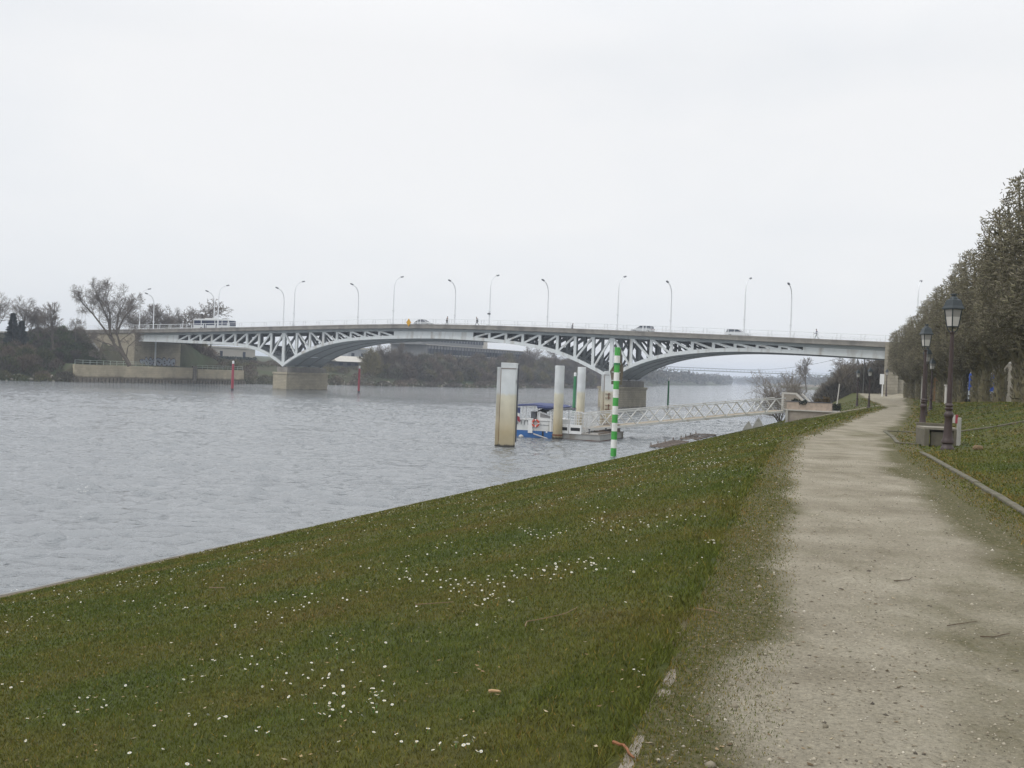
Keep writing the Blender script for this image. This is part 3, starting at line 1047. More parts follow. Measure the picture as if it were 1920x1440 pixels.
# ------------------------------------------------------------------ vehicles on the bridge
def br_t(px, w):
    k = (px - 960) / FPX
    # solve lateral/depth = k on the line w (the roll shifts it by a small amount, added here)
    k = k + .0386 * (-.047)
    px0, py0 = V0.x + BW.x * w, V0.y + BW.y * w
    return (k * py0 - px0) / (BU.x - k * BU.y)
def wheel(parent, x, y, r=.31, w=.2):
    mb = MB()
    n = 16
    vs = lambda rr, yy: [(x + rr * math.cos(2 * PI * k / n), yy, r + rr * math.sin(2 * PI * k / n)) for k in range(n)]
    mb.strip([vs(r * .6, y - w / 2), vs(r, y - w / 2 + .02), vs(r, y + w / 2 - .02), vs(r * .6, y + w / 2)])
    wh = mb.build('wheel', M_BLACK, parent)
    mb = MB(); mb.strip([vs(r * .58, y - w / 2 - .012), vs(r * .58, y + w / 2 + .012)])
    mb.build('rim', M_POLE, wh)
def car(label, loc, rz, col, kind=0):
    o = thing('parked_car' if kind == 9 else 'car', label, 'car', loc, rz, 'cars driving over the bridge')
    paint = mat('car_paint', col, .3, .2, var=.03)
    lo = [(-2.1, .32), (-2.12, .62), (-2.0, .86), (-1.2, .93), (1.1, .93), (1.95, .80), (2.1, .58), (2.08, .3), (1.65, .26), (1.6, .5), (1.05, .5), (1.0, .24), (-1.0, .24), (-1.05, .5), (-1.6, .5), (-1.65, .26)]
    mb = MB(); mb.prism(lo, -.83, .83); b = mb.build('body', paint, o, bevel=.05)
    if kind == 1:
        g = [(-2.0, .9), (-1.85, 1.40), (.1, 1.45), (1.05, .92)]
    else:
        g = [(-1.75, .9), (-1.05, 1.40), (.15, 1.44), (1.05, .92)]
    def inset(dz, dy):
        return g
    mb = MB()
    wy0, wy1 = .78, .62
    sec = [[(x, -(wy0 if z < 1 else wy1), z) for x, z in g], [(x, (wy0 if z < 1 else wy1), z) for x, z in g]]
    mb.strip(sec)
    mb.build('window_glass', M_GLASSD, o)
    mb = MB()
    tx0, tx1 = g[1][0] + .02, g[2][0] - .02
    mb.prism([(tx0, 1.36), (tx0 + .1, 1.455), (tx1 - .1, 1.49), (tx1, 1.41)], -.62, .62)
    for sy in (-1, 1):
        for (xa, xb) in ((g[0], g[1]), (g[3], g[2])):
            mb.beam((xa[0], sy * .785, xa[1]), (xb[0], sy * .63, xb[1] + .02), .08, .05)
        mb.beam((-.45, sy * .79, .9), (-.45, sy * .635, 1.42), .08, .04)
    mb.build('roof', paint, o)
    for sx in (-1.33, 1.33):
        for sy in (-.74, .74): wheel(o, sx, sy)
    for sy in (-.6, .6):
        mb = MB(); mb.box((2.06, sy, .68), (.1, .3, .14)); mb.build('headlight', M_WHITE, o)
        mb = MB(); mb.box((-2.08, sy, .75), (.08, .22, .2)); mb.build('taillight', M_RED, o)
    return o
def on_road(px, w, dz=0):
    t = br_t(px, w)
    return bp(t, w, zt(t) - .2 + dz)
car('silver hatchback crossing the bridge beside the yellow diamond sign', on_road(794, 3.6), BRZ, (.42, .44, .45))
car('silver grey estate car crossing the bridge right of the striped pole', on_road(1204, 3.6), BRZ + PI, (.5, .52, .54), 1)
car('white car with dark windows on the bridge, the rightmost of the cars', on_road(1383, 3.6), BRZ, (.66, .68, .7), 1)
t = br_t(402, 8.8)
bus = thing('bus', 'white city bus with a dark window band crossing the left end of the bridge', 'bus', bp(t, 8.8, zt(t) - .1), BRZ + .012)
mb = MB(); mb.prism([(-5.9, .35), (-5.95, 2.85), (-5.7, 3.02), (5.6, 3.02), (5.9, 2.7), (6.0, 1.2), (5.95, .35)], -1.23, 1.23)
bb = mb.build('body', mat('bus_paint', (.62, .64, .64), .35, var=.04), bus, bevel=.08)
mb = MB()
for sy in (-1, 1):
    for xa, xb in ((-5.7, -3.4), (-3.1, 1.2), (1.45, 3.6), (3.85, 5.6)):
        mb.box(((xa + xb) / 2, sy * 1.235, 2.05), (xb - xa, .03, 1.15))
mb.box((5.97, 0, 2.0), (.06, 2.2, 1.3)); mb.box((-5.95, 0, 2.2), (.05, 2.0, .9))
mb.build('window_band', mat('bus_glass', (.025, .035, .075), .15), bus)
mb = MB(); mb.box((-1, 0, 3.1), (3.0, 1.6, .18)); mb.build('roof_unit', M_WHITE, bus)
for sx in (-3.2, 3.6):
    for sy in (-1.1, 1.1): wheel(bus, sx, sy, .48, .3)
for sx in (2.0, -2.0):
    mb = MB(); mb.box((sx, -1.25, 1.5), (1.1, .03, 2.1)); mb.build('door', M_GLASSD, bus)

# ------------------------------------------------------------------ people
def skin(name, vs, es, rs, m, parent, root=0, sub=1):
    me = bpy.data.meshes.new(name)
    me.from_pydata(vs, es, [])
    me.materials.append(m)
    o = bpy.data.objects.new(name, me)
    C.objects.link(o)
    o.parent = parent
    KIDS.setdefault(parent.name, []).append(o)
    md = o.modifiers.new('skin', 'SKIN')
    md.use_smooth_shade = True
    d = me.skin_vertices[0].data
    for i, r in enumerate(rs):
        d[i].radius = (r, r) if not hasattr(r, '__len__') else r
        d[i].use_root = (i == root)
    s = o.modifiers.new('sub', 'SUBSURF')
    s.levels = s.render_levels = sub
    return o
M_SKIN = mat('skin', (.45, .29, .21), .6)
M_HAIR = mat('dark_hair', (.03, .022, .018), .7)
def person(label, loc, rz, jacket, trousers, stride=.28, arm=.35, lean=.04, bag=False, hat=None):
    """facing +x; stride = half step length"""
    p = thing('person', label, 'person', loc, rz)
    mj, mt = mat('jacket_cloth', jacket, .85), mat('trouser_cloth', trousers, .85)
    hip = Vector((0, 0, .92)); ch = Vector((lean * 2, 0, 1.32)); nk = Vector((lean * 2.6, 0, 1.48)); hd = Vector((lean * 3.2 + .02, 0, 1.62))
    kneeA, ankA, toeA = (stride * .55 + .05, .09, .50), (stride * .95, .09, .09), (stride * .95 + .2, .09, .04)
    kneeB, ankB, toeB = (-stride * .2 + .04, -.09, .5), (-stride * 1.1, -.09, .13), (-stride * 1.1 + .18, -.09, .04)
    shA, shB = (ch.x, .19, 1.42), (ch.x, -.19, 1.42)
    elA, haA = (ch.x - arm * .35, .25, 1.14), (ch.x - arm * .1, .24, .9)
    elB, haB = (ch.x + arm * .2, -.25, 1.14), (ch.x + arm * .85, -.22, .97)
    fA, fB = (haA[0] + .03, .24, .80), (haB[0] + .09, -.2, .94)
    vs = [hip, ch, nk, hd, hd + Vector((.01, 0, .12)), (0, .09, .88), kneeA, ankA, toeA, (0, -.09, .88), kneeB, ankB, toeB, shA, elA, haA, fA, shB, elB, haB, fB]
    es = [(0, 1), (1, 2), (2, 3), (3, 4), (0, 5), (5, 6), (6, 7), (7, 8), (0, 9), (9, 10), (10, 11), (11, 12), (1, 13), (13, 14), (14, 15), (15, 16), (1, 17), (17, 18), (18, 19), (19, 20)]
    rs = [.13, .14, .055, .095, .07, .085, .06, .042, .035, .085, .06, .042, .035, .055, .042, .032, .02, .055, .042, .032, .02]
    skin('body', vs, es, rs, M_SKIN, p)
    skin('jacket', [hip + Vector((0, 0, -.05)), hip + Vector((0, 0, .2)), ch, nk - Vector((0, 0, .05)), shA, elA, haA, shB, elB, haB],
         [(0, 1), (1, 2), (2, 3), (2, 4), (4, 5), (5, 6), (2, 7), (7, 8), (8, 9)], [.18, .165, .19, .085, .085, .068, .05, .085, .068, .05], mj, p)
    skin('trousers', [hip, (0, .09, .86), kneeA, ankA, (0, -.09, .86), kneeB, ankB], [(0, 1), (1, 2), (2, 3), (0, 4), (4, 5), (5, 6)],
         [.16, .105, .08, .06, .105, .08, .06], mt, p)
    for a, tt in ((ankA, toeA), (ankB, toeB)):
        mb = MB(); mb.tube([(a[0] - .07, a[1], a[2] - .04), (a[0] + .06, a[1], a[2] - .03), (tt[0] + .02, tt[1], max(.03, tt[2]))], [.045, .05, .03], 7)
        mb.build('shoe', M_BLACK, p, smooth=True)
    mb = MB()
    mb.lathe([(.085, -.01), (.105, .04), (.09, .1), (.03, .135)], 10, hd + Vector((-.015, 0, .03)))
    mb.build('hair' if hat is None else 'cap', M_HAIR if hat is None else mat('cap_cloth', hat, .8), p, smooth=True)
    if bag:
        mb = MB(); mb.box((ch.x - .2, 0, 1.2), (.16, .3, .42)); mb.build('backpack', M_BLACK, p, bevel=.05)
    return p
def on_walk(px, w):
    t = br_t(px, w)
    return bp(t, w, zt(t) - .06)
person('person in a brown coat walking right of the silver hatchback', on_walk(837, -.3), BRZ, (.12, .075, .06), (.03, .03, .035), .2)
person('person in a black jacket and backpack striding over mid bridge', on_walk(894, -.3), BRZ + PI, (.03, .03, .035), (.10, .10, .13), .34, bag=True, lean=.07)
person('person in a grey coat on the far footway of the bridge', on_walk(1072, 12.6), BRZ, (.10, .11, .14), (.05, .05, .06), .2)
person('person in navy jacket and light trousers near the right bridge end', on_walk(1531, -.3), BRZ + PI, (.035, .045, .13), (.32, .36, .38), .33, arm=.5)

# ------------------------------------------------------------------ left bank terrain
LB = [(-330, -300), (-215, 0), (-150, 125), (-107, 208), (-94.5, 222), (-80.5, 247), (-70, 268), (-51, 301), (-31, 325), (-8, 355), (39, 459), (75, 600), (131, 854), (227, 1100), (330, 1500), (430, 2200), (560, 3500)]
lbP = np.array(LB, float)
lbS = np.concatenate([[0], np.cumsum(np.hypot(*(lbP[1:] - lbP[:-1]).T))])
def lb_at(s):
    x, y = np.interp(s, lbS, lbP[:, 0]), np.interp(s, lbS, lbP[:, 1])
    e = 12.0
    dx = np.interp(s + e, lbS, lbP[:, 0]) - np.interp(s - e, lbS, lbP[:, 0])
    dy = np.interp(s + e, lbS, lbP[:, 1]) - np.interp(s - e, lbS, lbP[:, 1])
    l = math.hypot(dx, dy)
    return Vector((x, y, 0)), Vector((dx / l, dy / l, 0)), Vector((-dy / l, dx / l, 0))
def lb_s_near(x, y):
    best = None
    for s in np.arange(lbS[0], lbS[-1], 4):
        p = np.array([np.interp(s, lbS, lbP[:, 0]), np.interp(s, lbS, lbP[:, 1])])
        d = (p[0] - x) ** 2 + (p[1] - y) ** 2
        if best is None or d < best[0]: best = (d, s)
    return best[1]
QS0, QS1 = lb_s_near(-97, 220), lb_s_near(-72.5, 266)
QTOP = -.4
def lb_z(x, y, o, s):
    if QS0 - 1 < s < QS1 + 1:
        z = -4.9 if o < .3 else QTOP + .25 * max(0, min(1, (o - 6) / 8)) + 1.6 * max(0, min(1, (o - 22) / 20))
    else:
        z = interp(o, [0, 1.5, 5, 10, 20, 40, 100, 400, 3000], [-4.9, -3.6, -2.3, -.9, .6, 1.3, 2, 8, 20])
    d = Vector((x, y, 0)) - V0
    t, w = d.dot(BU), d.dot(BW)
    if t < -47.3:
        top = zt(t) - .62
        if w < 0:
            e = min(top + .5 * (w + .6), -.6 + (-57.0 - t) * .85)
        elif w <= 13.5:
            e = min(top, -.6 + (-50.0 - t) * 3) if t > -56 else top
        else:
            e = top - .5 * (w - 13.5)
        z = max(z, e)
    return z
def build_left_bank():
    ss = np.concatenate([np.arange(0, 480, 20), np.arange(480, 760, 2.5), np.arange(760, 1100, 10), np.arange(1100, lbS[-1] - 13, 60)])
    oo = np.concatenate([[0, .29, .31, 1.5, 3], np.arange(5, 60, 2.2), [64, 70, 80, 100, 140, 220, 400, 900, 2500]])
    V = []
    for s in ss:
        p, d, n = lb_at(s)
        for o in oo:
            q = p + n * o
            z = lb_z(q.x, q.y, o, s)
            if o > 2: z += .25 * fbm(q.x, q.y, 5, 3, 2)
            V.append((q.x, q.y, z))
    m = len(oo)
    i = np.arange(len(ss) - 1)[:, None] * m + np.arange(m - 1)[None]
    Q = np.stack([i, i + m, i + m + 1, i + 1], -1).reshape(-1, 4)
    me = mat('bank_soil', (.048, .046, .022), .95, var=.3, vscale=.3, col2=(.035, .06, .014), fac2=.7, s2=.12, bump=.1, bscale=2)
    o = np_mesh('far_bank_ground', V, Q[:, ::-1], me, smooth=True)
    set_meta(o, 'rough green and brown far bank with the bridge embankment', 'bank', kind='structure')
build_left_bank()

# far quay wall with sheet piling and railings
qw = thing('quay_wall', 'beige stone quay wall with rusty sheet piling and white railings on the far bank', 'quay wall')
mb = MB()
for a, b, top in ((QS0, QS0 + 33.5, QTOP + .05), (QS0 + 35.2, QS1, QTOP - .25)):
    sec = []
    for s in tsamp(a, b, 4):
        p, d, n = lb_at(s)
        sec.append([(*(p + n * o_).xy, z) for o_, z in ((-.25, -5), (-.25, top), (.45, top), (.45, -5))])
    mb.strip(sec)
mb.build('wall', M_QUAY, qw)
mb = MB()
s = QS0 - .5
k = 0
while s < QS1 + .5:
    p, d, n = lb_at(s)
    c = p - n * (.55 if k % 2 else .30)
    mb.box((c.x, c.y, -4.2 + .1), (.42, .2, 1.75 if s < QS0 + 22 else 1.25), math.atan2(d.y, d.x))
    s += .5; k += 1
mb.build('sheet_piling', M_SHEET, qw)
for a, b in ((QS0 + .3, QS0 + 20), (QS0 + 35.4, QS1 - .2)):
    mb = MB()
    top = QTOP + (.05 if a < QS0 + 10 else -.25)
    pts = [lb_at(s)[0] + lb_at(s)[2] * .15 for s in tsamp(a, b, 3)]
    for z in (.5, .98):
        mb.tube([(q.x, q.y, top + z) for q in pts], .035, 6)
    for s in tsamp(a, b, 1.95):
        q = lb_at(s)[0] + lb_at(s)[2] * .15
        mb.box((q.x, q.y, top + .5), (.07, .07, 1.0))
    mb.build('railing', mat('pale_green_rail', (.42, .48, .42), .6), qw)
p, d, n = lb_at(QS0 + 34.3)
mb = MB(); mb.box((p.x, p.y, -2.4), (1.3, .6, 5.2), math.atan2(d.y, d.x)); mb.build('recess_post', M_SHEET, qw)

# ------------------------------------------------------------------ leafless trees
def arr_tubes(segs, sides):
    """segs: list of (p, q, r0, r1) -> verts, quads"""
    n = len(segs)
    P = np.array([s[0] for s in segs]); Q = np.array([s[1] for s in segs])
    r0 = np.array([s[2] for s in segs]); r1 = np.array([s[3] for s in segs])
    d = Q - P
    d /= np.linalg.norm(d, axis=1, keepdims=True) + 1e-9
    ref = np.where(np.abs(d[:, 2:3]) > .9, np.array([[1., 0, 0]]), np.array([[0, 0, 1.]]))
    a = np.cross(d, ref); a /= np.linalg.norm(a, axis=1, keepdims=True)
    b = np.cross(d, a)
    ang = 2 * np.pi * np.arange(sides) / sides
    ring = a[:, None] * np.cos(ang)[None, :, None] + b[:, None] * np.sin(ang)[None, :, None]
    v0 = P[:, None] + ring * r0[:, None, None]
    v1 = Q[:, None] + ring * r1[:, None, None]
    V = np.concatenate([v0, v1], 1).reshape(-1, 3)
    base = (np.arange(n) * 2 * sides)[:, None]
    k = np.arange(sides)[None]
    k2 = (k + 1) % sides
    F = np.stack([base + k, base + k2, base + sides + k2, base + sides + k], -1).reshape(-1, 4)
    return V, F
def grow(rng, p, d, Ln, r, lev, out, cfg):
    n = 5 if lev == 0 else (4 if lev == 1 else 3)
    st = Ln / n
    kids = cfg['kids'][lev] if lev < len(cfg['kids']) else 0
    p = np.array(p, float); d = np.array(d, float)
    r_end = r * (.62 if lev == 0 else .35)
    start = cfg['start'][min(lev, len(cfg['start']) - 1)]
    pts = []
    for i in range(n):
        d = d + rng.normal(0, cfg['wob'] * (1 if lev else .5), 3) + np.array([0, 0, cfg['up'][min(lev, len(cfg['up']) - 1)]])
        d /= np.linalg.norm(d)
        q = p + d * st
        ra, rb = r + (r_end - r) * i / n, r + (r_end - r) * (i + 1) / n
        out.setdefault(lev, []).append((p, q, ra, rb))
        pts.append((p, q, d.copy(), (i, n)))
        p = q
    for k in range(kids):
        f = start + (1 - start) * (k + rng.random()) / kids
        j = min(n - 1, int(f * n))
        a, b, dd, _ = pts[j]
        pos = a + (b - a) * (f * n - j)
        ph = rng.random() * 2 * np.pi + k * 2.4
        ref = np.array([1., 0, 0]) if abs(dd[2]) > .8 else np.array([0, 0, 1.])
        e1 = np.cross(dd, ref); e1 /= np.linalg.norm(e1)
        e2 = np.cross(dd, e1)
        an = rng.uniform(*cfg['ang'])
        nd = dd * math.cos(an) + (e1 * math.cos(ph) + e2 * math.sin(ph)) * math.sin(an)
        ratio = rng.uniform(*cfg['ratio']) * (1.15 - .5 * f)
        rr = max(cfg['rmin'], (r + (r_end - r) * f) * cfg['rr'])
        grow(rng, pos, nd, Ln * ratio, rr, lev + 1, out, cfg)
CFG = dict(kids=[9, 6, 5, 5], start=[.3, .2, .15, .1], up=[.02, .05, .05, .03], wob=.12, ang=(.5, 1.0), ratio=(.55, .8), rr=.55, rmin=.025)
CFG_B = dict(kids=[9, 7, 5], start=[.15, .15, .15], up=[.04, .04, .02], wob=.16, ang=(.4, .95), ratio=(.5, .8), rr=.6, rmin=.02)
def tree_meshes(root, out, split, bark, twig):
    lo = [s for l in out for s in out[l] if l <= split]
    hi = [s for l in out for s in out[l] if l > split]
    V, F = arr_tubes(lo, 6)
    np_mesh('trunk', V, F, bark, root, smooth=True)
    V, F = arr_tubes(hi, 3)
    np_mesh('crown', V, F, twig, root)
def bare_tree(seed, h, label, loc, rz=0, cfg=CFG, trunk_r=None, lean=(0, 0), bark=M_BARK, twig=M_TWIG, name='bare_tree', group=None, stems=1, spread=.25, cat='tree'):
    rng = np.random.default_rng(seed)
    root = thing(name, label, cat, loc, rz, group)
    out = {}
    for k in range(stems):
        d = np.array([lean[0], lean[1], 1.0])
        if stems > 1:
            a = 2 * np.pi * k / stems + rng.random()
            d = d + np.array([math.cos(a), math.sin(a), 0]) * spread * rng.uniform(.6, 1.5)
        d /= np.linalg.norm(d)
        grow(rng, (rng.normal(0, .05 * (stems > 1)), rng.normal(0, .05 * (stems > 1)), -.4), d, h * (.62 if stems == 1 else rng.uniform(.5, .72)), (trunk_r or h * .02) * (1 if stems == 1 else .5), 0, out, cfg)
    tree_meshes(root, out, 1 if stems == 1 else 0, bark, twig)
    return root

# the big leaning tree beside the far quay, limbs laid out as seen
BT = at_y(243, 684, 226)
BT.z = QTOP - .2
big = thing('bare_tree', 'big bare tree with spreading leaning limbs in front of the stone abutment', 'tree', BT)
rngb = np.random.default_rng(4)
out = {}
def limb(pts, r0, r1, lev0=0, kids=9, seed=1, depth=0.):
    P = []
    for i, (px, py) in enumerate(pts):
        q = at_y(px, py, 226 + depth * i / (len(pts) - 1)) - BT
        P.append(np.array(q))
    n = len(P)
    for i in range(n - 1):
        ra, rb = r0 + (r1 - r0) * i / (n - 1), r0 + (r1 - r0) * (i + 1) / (n - 1)
        out.setdefault(0, []).append((P[i], P[i + 1], ra, rb))
    tot = sum(np.linalg.norm(P[i + 1] - P[i]) for i in range(n - 1))
    for k in range(kids):
        f = .28 + .72 * (k + rngb.random()) / kids
        j = min(n - 2, int(f * (n - 1)))
        pos = P[j] + (P[j + 1] - P[j]) * (f * (n - 1) - j)
        d = P[j + 1] - P[j]; d /= np.linalg.norm(d)
        nd = d + rngb.normal(0, .6, 3) + np.array([0, 0, .25]); nd /= np.linalg.norm(nd)
        grow(rngb, pos, nd, max(1.6, tot * .32 * (1.2 - .6 * f)), max(.05, (r0 + (r1 - r0) * f) * .5), 1, out, dict(CFG, kids=[0, 6, 5, 3], rmin=.024))
limb([(243, 686), (236, 672), (224, 657), (214, 646)], .50, .36, kids=1)
limb([(214, 646), (207, 625), (203, 600), (190, 572), (178, 545)], .33, .07, kids=12, depth=2)
limb([(210, 638), (192, 612), (172, 586), (156, 570), (147, 556)], .27, .06, kids=12, depth=-3)
limb([(207, 628), (206, 590), (200, 560), (205, 543)], .22, .05, kids=9, depth=4)
limb([(238, 676), (226, 650), (218, 622), (222, 590), (236, 560)], .33, .06, kids=13, depth=1)
limb([(219, 622), (232, 596), (246, 580), (254, 566)], .2, .05, kids=9, depth=-3)
limb([(222, 655), (205, 645), (190, 641), (172, 633), (150, 618)], .16, .04, kids=8, depth=-4)
limb([(224, 657), (207, 655), (190, 657), (178, 662)], .13, .03, kids=5, depth=-5)
limb([(236, 672), (240, 650), (252, 640), (262, 630)], .12, .03, kids=6, depth=-3)
tree_meshes(big, out, 0, M_BARK, M_TWIG)

# other far bank trees: five forms, each placed with its own label
forms = [bare_tree(11, 10, 'wide bare tree at the left edge above the embankment scrub', (0, 0, 0)),
         bare_tree(23, 10, 'slender bare tree standing alone left of the big leaning tree', (0, 0, 0), cfg=dict(CFG, ang=(.3, .7), up=[.05, .1, .08, .05])),
         bare_tree(37, 10, 'knotty bare tree right behind the bus', (0, 0, 0), cfg=dict(CFG, kids=[8, 6, 5, 3], ratio=(.5, .7), rmin=.032, ang=(.6, 1.15)))]
used = [False] * 3
FH = []
for f_ in forms:
    zz = np.array([v.co.z for k_ in KIDS[f_.name] for v in k_.data.vertices])
    FH.append(float(np.percentile(zz, 99.7)))
GT = 'bare trees on the far bank'
def place(form, px, py_base, py_top, y, label, zb=None, wide=1.0):
    q = at_y(px, py_base, y)
    topz = at_y(px, py_top, y).z
    zb = q.z if zb is None else zb
    sc = (topz - zb) / FH[form]
    loc = Vector((q.x, y, zb))
    if not used[form]:
        r = forms[form]; used[form] = True
        r.location = loc; r.scale = (sc * wide, sc * wide, sc); r['label'] = label; r['group'] = GT
        return r
    return dup(forms[form], loc, random.uniform(0, 6.28), label, (sc * wide, sc * wide, sc), GT)
random.seed(12)
place(0, 42, 650, 556, 246, 'wide bushy bare tree near the left edge behind the dark conifers')
place(0, -8, 655, 550, 240, 'bare tree cut by the left edge of the picture')
place(1, 100, 655, 566, 240, 'slender bare tree standing alone left of the big leaning tree')
place(0, 72, 640, 580, 252, 'low bare tree between the conifers and the slender tree')
place(2, 142, 640, 596, 250, 'small twiggy tree at the top of the embankment left of the leaning tree')
place(0, 262, 660, 572, 290, 'bare tree behind the bridge parapet, partly behind the big leaning tree', wide=1.45)
place(1, 297, 660, 570, 294, 'fan shaped bare tree behind the parapet, second left of the bus', wide=1.45)
place(0, 318, 660, 574, 300, 'thin bare tree behind the parapet just right of the fan shaped one', wide=.8)
place(2, 342, 660, 574, 296, 'knotty bare tree behind the parapet just left of the bus', wide=1.45)
place(2, 374, 660, 560, 300, 'tallest knotty bare tree rising above the bus roof', wide=1.45)
place(0, 395, 660, 590, 310, 'low bare tree behind the rear of the bus')
place(0, 722, 708, 640, 335, 'pale bare tree on the far bank under the main span, left of the office block', wide=1.1)
place(1, 747, 706, 642, 345, 'tall thin bare tree under the main span beside the pale one')
place(0, 1000, 704, 646, 420, 'dark bare tree right of the office block under the arch')
place(2, 1042, 706, 652, 440, 'bare tree on the far bank behind the two white piles')
place(0, 1076, 708, 660, 450, 'bare tree on the far bank above the tall green marker')
place(1, 1105, 709, 668, 470, 'bare tree on the far bank just left of the right pier truss')
place(0, 600, 700, 640, 330, 'bare tree behind the left pier seen under the arch', wide=.9)
place(0, 1580, 738, 668, 235, 'bare tree on the near bank just beyond the bridge, right of the leaning stake', zb=.4, wide=1.3)
place(2, 1625, 738, 664, 215, 'bare tree in the thicket beyond the bridge behind the thin grey mast', zb=.4, wide=1.2)
place(1, 1512, 735, 670, 370, 'tall pale distant tree seen under the right span beyond the footbridge', zb=-1)

# leafless bush behind the gangway
q = at_y(1466, 775, 139)
b = bare_tree(71, 8.2, 'large bare bush with leaning stems on the quay behind the gangway', (q.x, 139, gz(q.x, 139) - .2), cfg=dict(CFG_B, kids=[10, 7, 5]), stems=7, spread=.75, trunk_r=.2, twig=M_TWIG2, name='bare_bush', cat='bush', lean=(-.12, 0))
b.scale = (1.0, 1.0, 1.0)

# dark conifers at the far left
def conifer(label, loc, h, seed):
    rng = np.random.default_rng(seed)
    root = thing('conifer', label, 'conifer', loc)
    mb = MB(); mb.tube([(0, 0, -.3), (0, 0, h * .9)], [h * .022, .03], 6); mb.build('trunk', M_BARK, root)
    n = 4200
    z = h * (.05 + .95 * rng.random(n) ** 1.25)
    a = rng.random(n) * 2 * np.pi
    R = (h - z) * .27 * np.sqrt(rng.random(n)) * (.75 + .45 * np.sin(z * 4.5 + 2 * np.sin(a * 2 + seed))) + .1
    c = np.stack([R * np.cos(a), R * np.sin(a), z], -1)
    dr = np.stack([np.cos(a), np.sin(a), -.35 + .3 * rng.random(n)], -1)
    L_ = rng.uniform(.3, .7, n)[:, None]
    sd_ = np.cross(dr, rng.normal(0, 1, (n, 3))); sd_ /= np.linalg.norm(sd_, axis=1, keepdims=True)
    V = np.stack([c - sd_ * .12, c + sd_ * .12, c + dr * L_], 1).reshape(-1, 3)
    np_mesh('crown', V, np.arange(3 * n).reshape(-1, 3), mat('conifer_needles', (.022, .034, .024), .9, var=.3), root)
q = at_y(23, 650, 240); conifer('taller dark conifer at the left edge below the wide bare tree', (q.x, 240, q.z), 8.0, 2)
q = at_y(39, 650, 241); conifer('shorter dark conifer just right of the taller one', (q.x, 241, q.z), 6.2, 3)

# ------------------------------------------------------------------ undergrowth
def scrub_material():
    m = bpy.data.materials.new('scrub_twigs')
    m.use_nodes = True
    t = m.node_tree
    bs = t.nodes['Principled BSDF']
    bs.inputs['Roughness'].default_value = .95
    bs.inputs['Specular IOR Level'].default_value = .15
    a = t.nodes.new('ShaderNodeAttribute'); a.attribute_name = 'tint'
    t.links.new(a.outputs['Color'], bs.inputs['Base Color'])
    return m
M_SCRUB = scrub_material()
def scrub(name, spots, label, seed, per=420, wid=.075, cols=None, spread=.75):
    """spots: list of (x, y, z, radius, height)"""
    rng = np.random.default_rng(seed)
    Vs, Cs = [], []
    cols = cols or [(.105, .083, .062), (.13, .10, .07), (.085, .073, .06), (.12, .108, .055), (.075, .08, .04)]
    for (x, y, z, r, h) in spots:
        n = int(per * (r * h / 6) ** .8)
        c0 = np.array(cols[rng.integers(len(cols))]) * rng.uniform(.75, 1.2)
        a = rng.random(n) * 2 * np.pi
        f = np.sqrt(rng.random(n))
        hz = rng.random(n) ** .8
        prof = np.sqrt(np.clip(1 - (hz - .35) ** 2 / .5, .05, 1))
        P = np.stack([x + r * f * prof * np.cos(a), y + r * f * prof * np.sin(a), z + h * hz * (1 - .25 * f)], -1)
        d = np.stack([np.cos(a) * f * spread, np.sin(a) * f * spread, .65 + .3 * rng.random(n)], -1) + rng.normal(0, .35, (n, 3))
        d /= np.linalg.norm(d, axis=1, keepdims=True)
        ln = rng.uniform(.35, 1.0, n)[:, None] * (h * .32)
        s = np.cross(d, rng.normal(0, 1, (n, 3))); s /= np.linalg.norm(s, axis=1, keepdims=True)
        w = rng.uniform(.5, 1.3, n)[:, None] * wid
        Vs.append(np.stack([P - s * w, P + s * w, P + d * ln], 1).reshape(-1, 3))
        cc = c0[None] * rng.uniform(.6, 1.35, (n, 1))
        cc = np.repeat(np.concatenate([cc, np.ones((n, 1))], 1), 3, 0)
        Cs.append(cc)
    V = np.concatenate(Vs); Cc = np.concatenate(Cs)
    o = np_mesh(name, V, np.arange(len(V)).reshape(-1, 3), M_SCRUB, col=Cc)
    return set_meta(o, label, 'undergrowth', kind='stuff')
rs = random.Random(21)
spots = []
# left of the far quay wall, below and on the embankment
s = 330
while s < QS0 - .5:
    p, d, n = lb_at(s)
    for k in range(9):
        o_ = 1.0 + k * 3.3 + rs.uniform(-1, 1)
        q = p + n * o_ + d * rs.uniform(-2, 2)
        h = rs.uniform(2.4, 4.4) * (.6 if k == 0 else 1)
        spots.append((q.x, q.y, lb_z(q.x, q.y, o_, s) - .2, rs.uniform(1.8, 2.9), h))
    s += 3.2
scrub('undergrowth', spots, 'dense dark leafless scrub on the far bank left of the quay wall', 5, per=560, wid=.10, cols=[(.12, .095, .068), (.135, .105, .07), (.105, .09, .066), (.12, .112, .05), (.085, .09, .04)])
spots = []
for i in range(230):
    t, w = (rs.uniform(-112, -60), rs.uniform(-19, -1.5)) if i < 170 else (rs.uniform(-74, -57), rs.uniform(-15, -3))
    q = bp(t, w)
    s = 0
    spots.append((q.x, q.y, lb_z(q.x, q.y, 30, QS0 + 5) - .2, rs.uniform(1.4, 2.6), rs.uniform(1.6, 3.2)))
scrub('undergrowth', spots, 'low brown and green scrub on the slope of the bridge embankment', 6, per=520, wid=.09, cols=[(.085, .09, .04), (.11, .088, .06), (.095, .085, .06), (.07, .09, .032)])
spots = []
for i in range(60):
    t, w = rs.uniform(-62, -49), rs.uniform(15, 30)
    q = bp(t, w)
    o_ = (q - lb_at(QS0 + 45)[0]).dot(lb_at(QS0 + 45)[2])
    spots.append((q.x, q.y, lb_z(q.x, q.y, o_, QS0 + 45) - .2, rs.uniform(1.4, 2.6), rs.uniform(2.2, 5.0)))
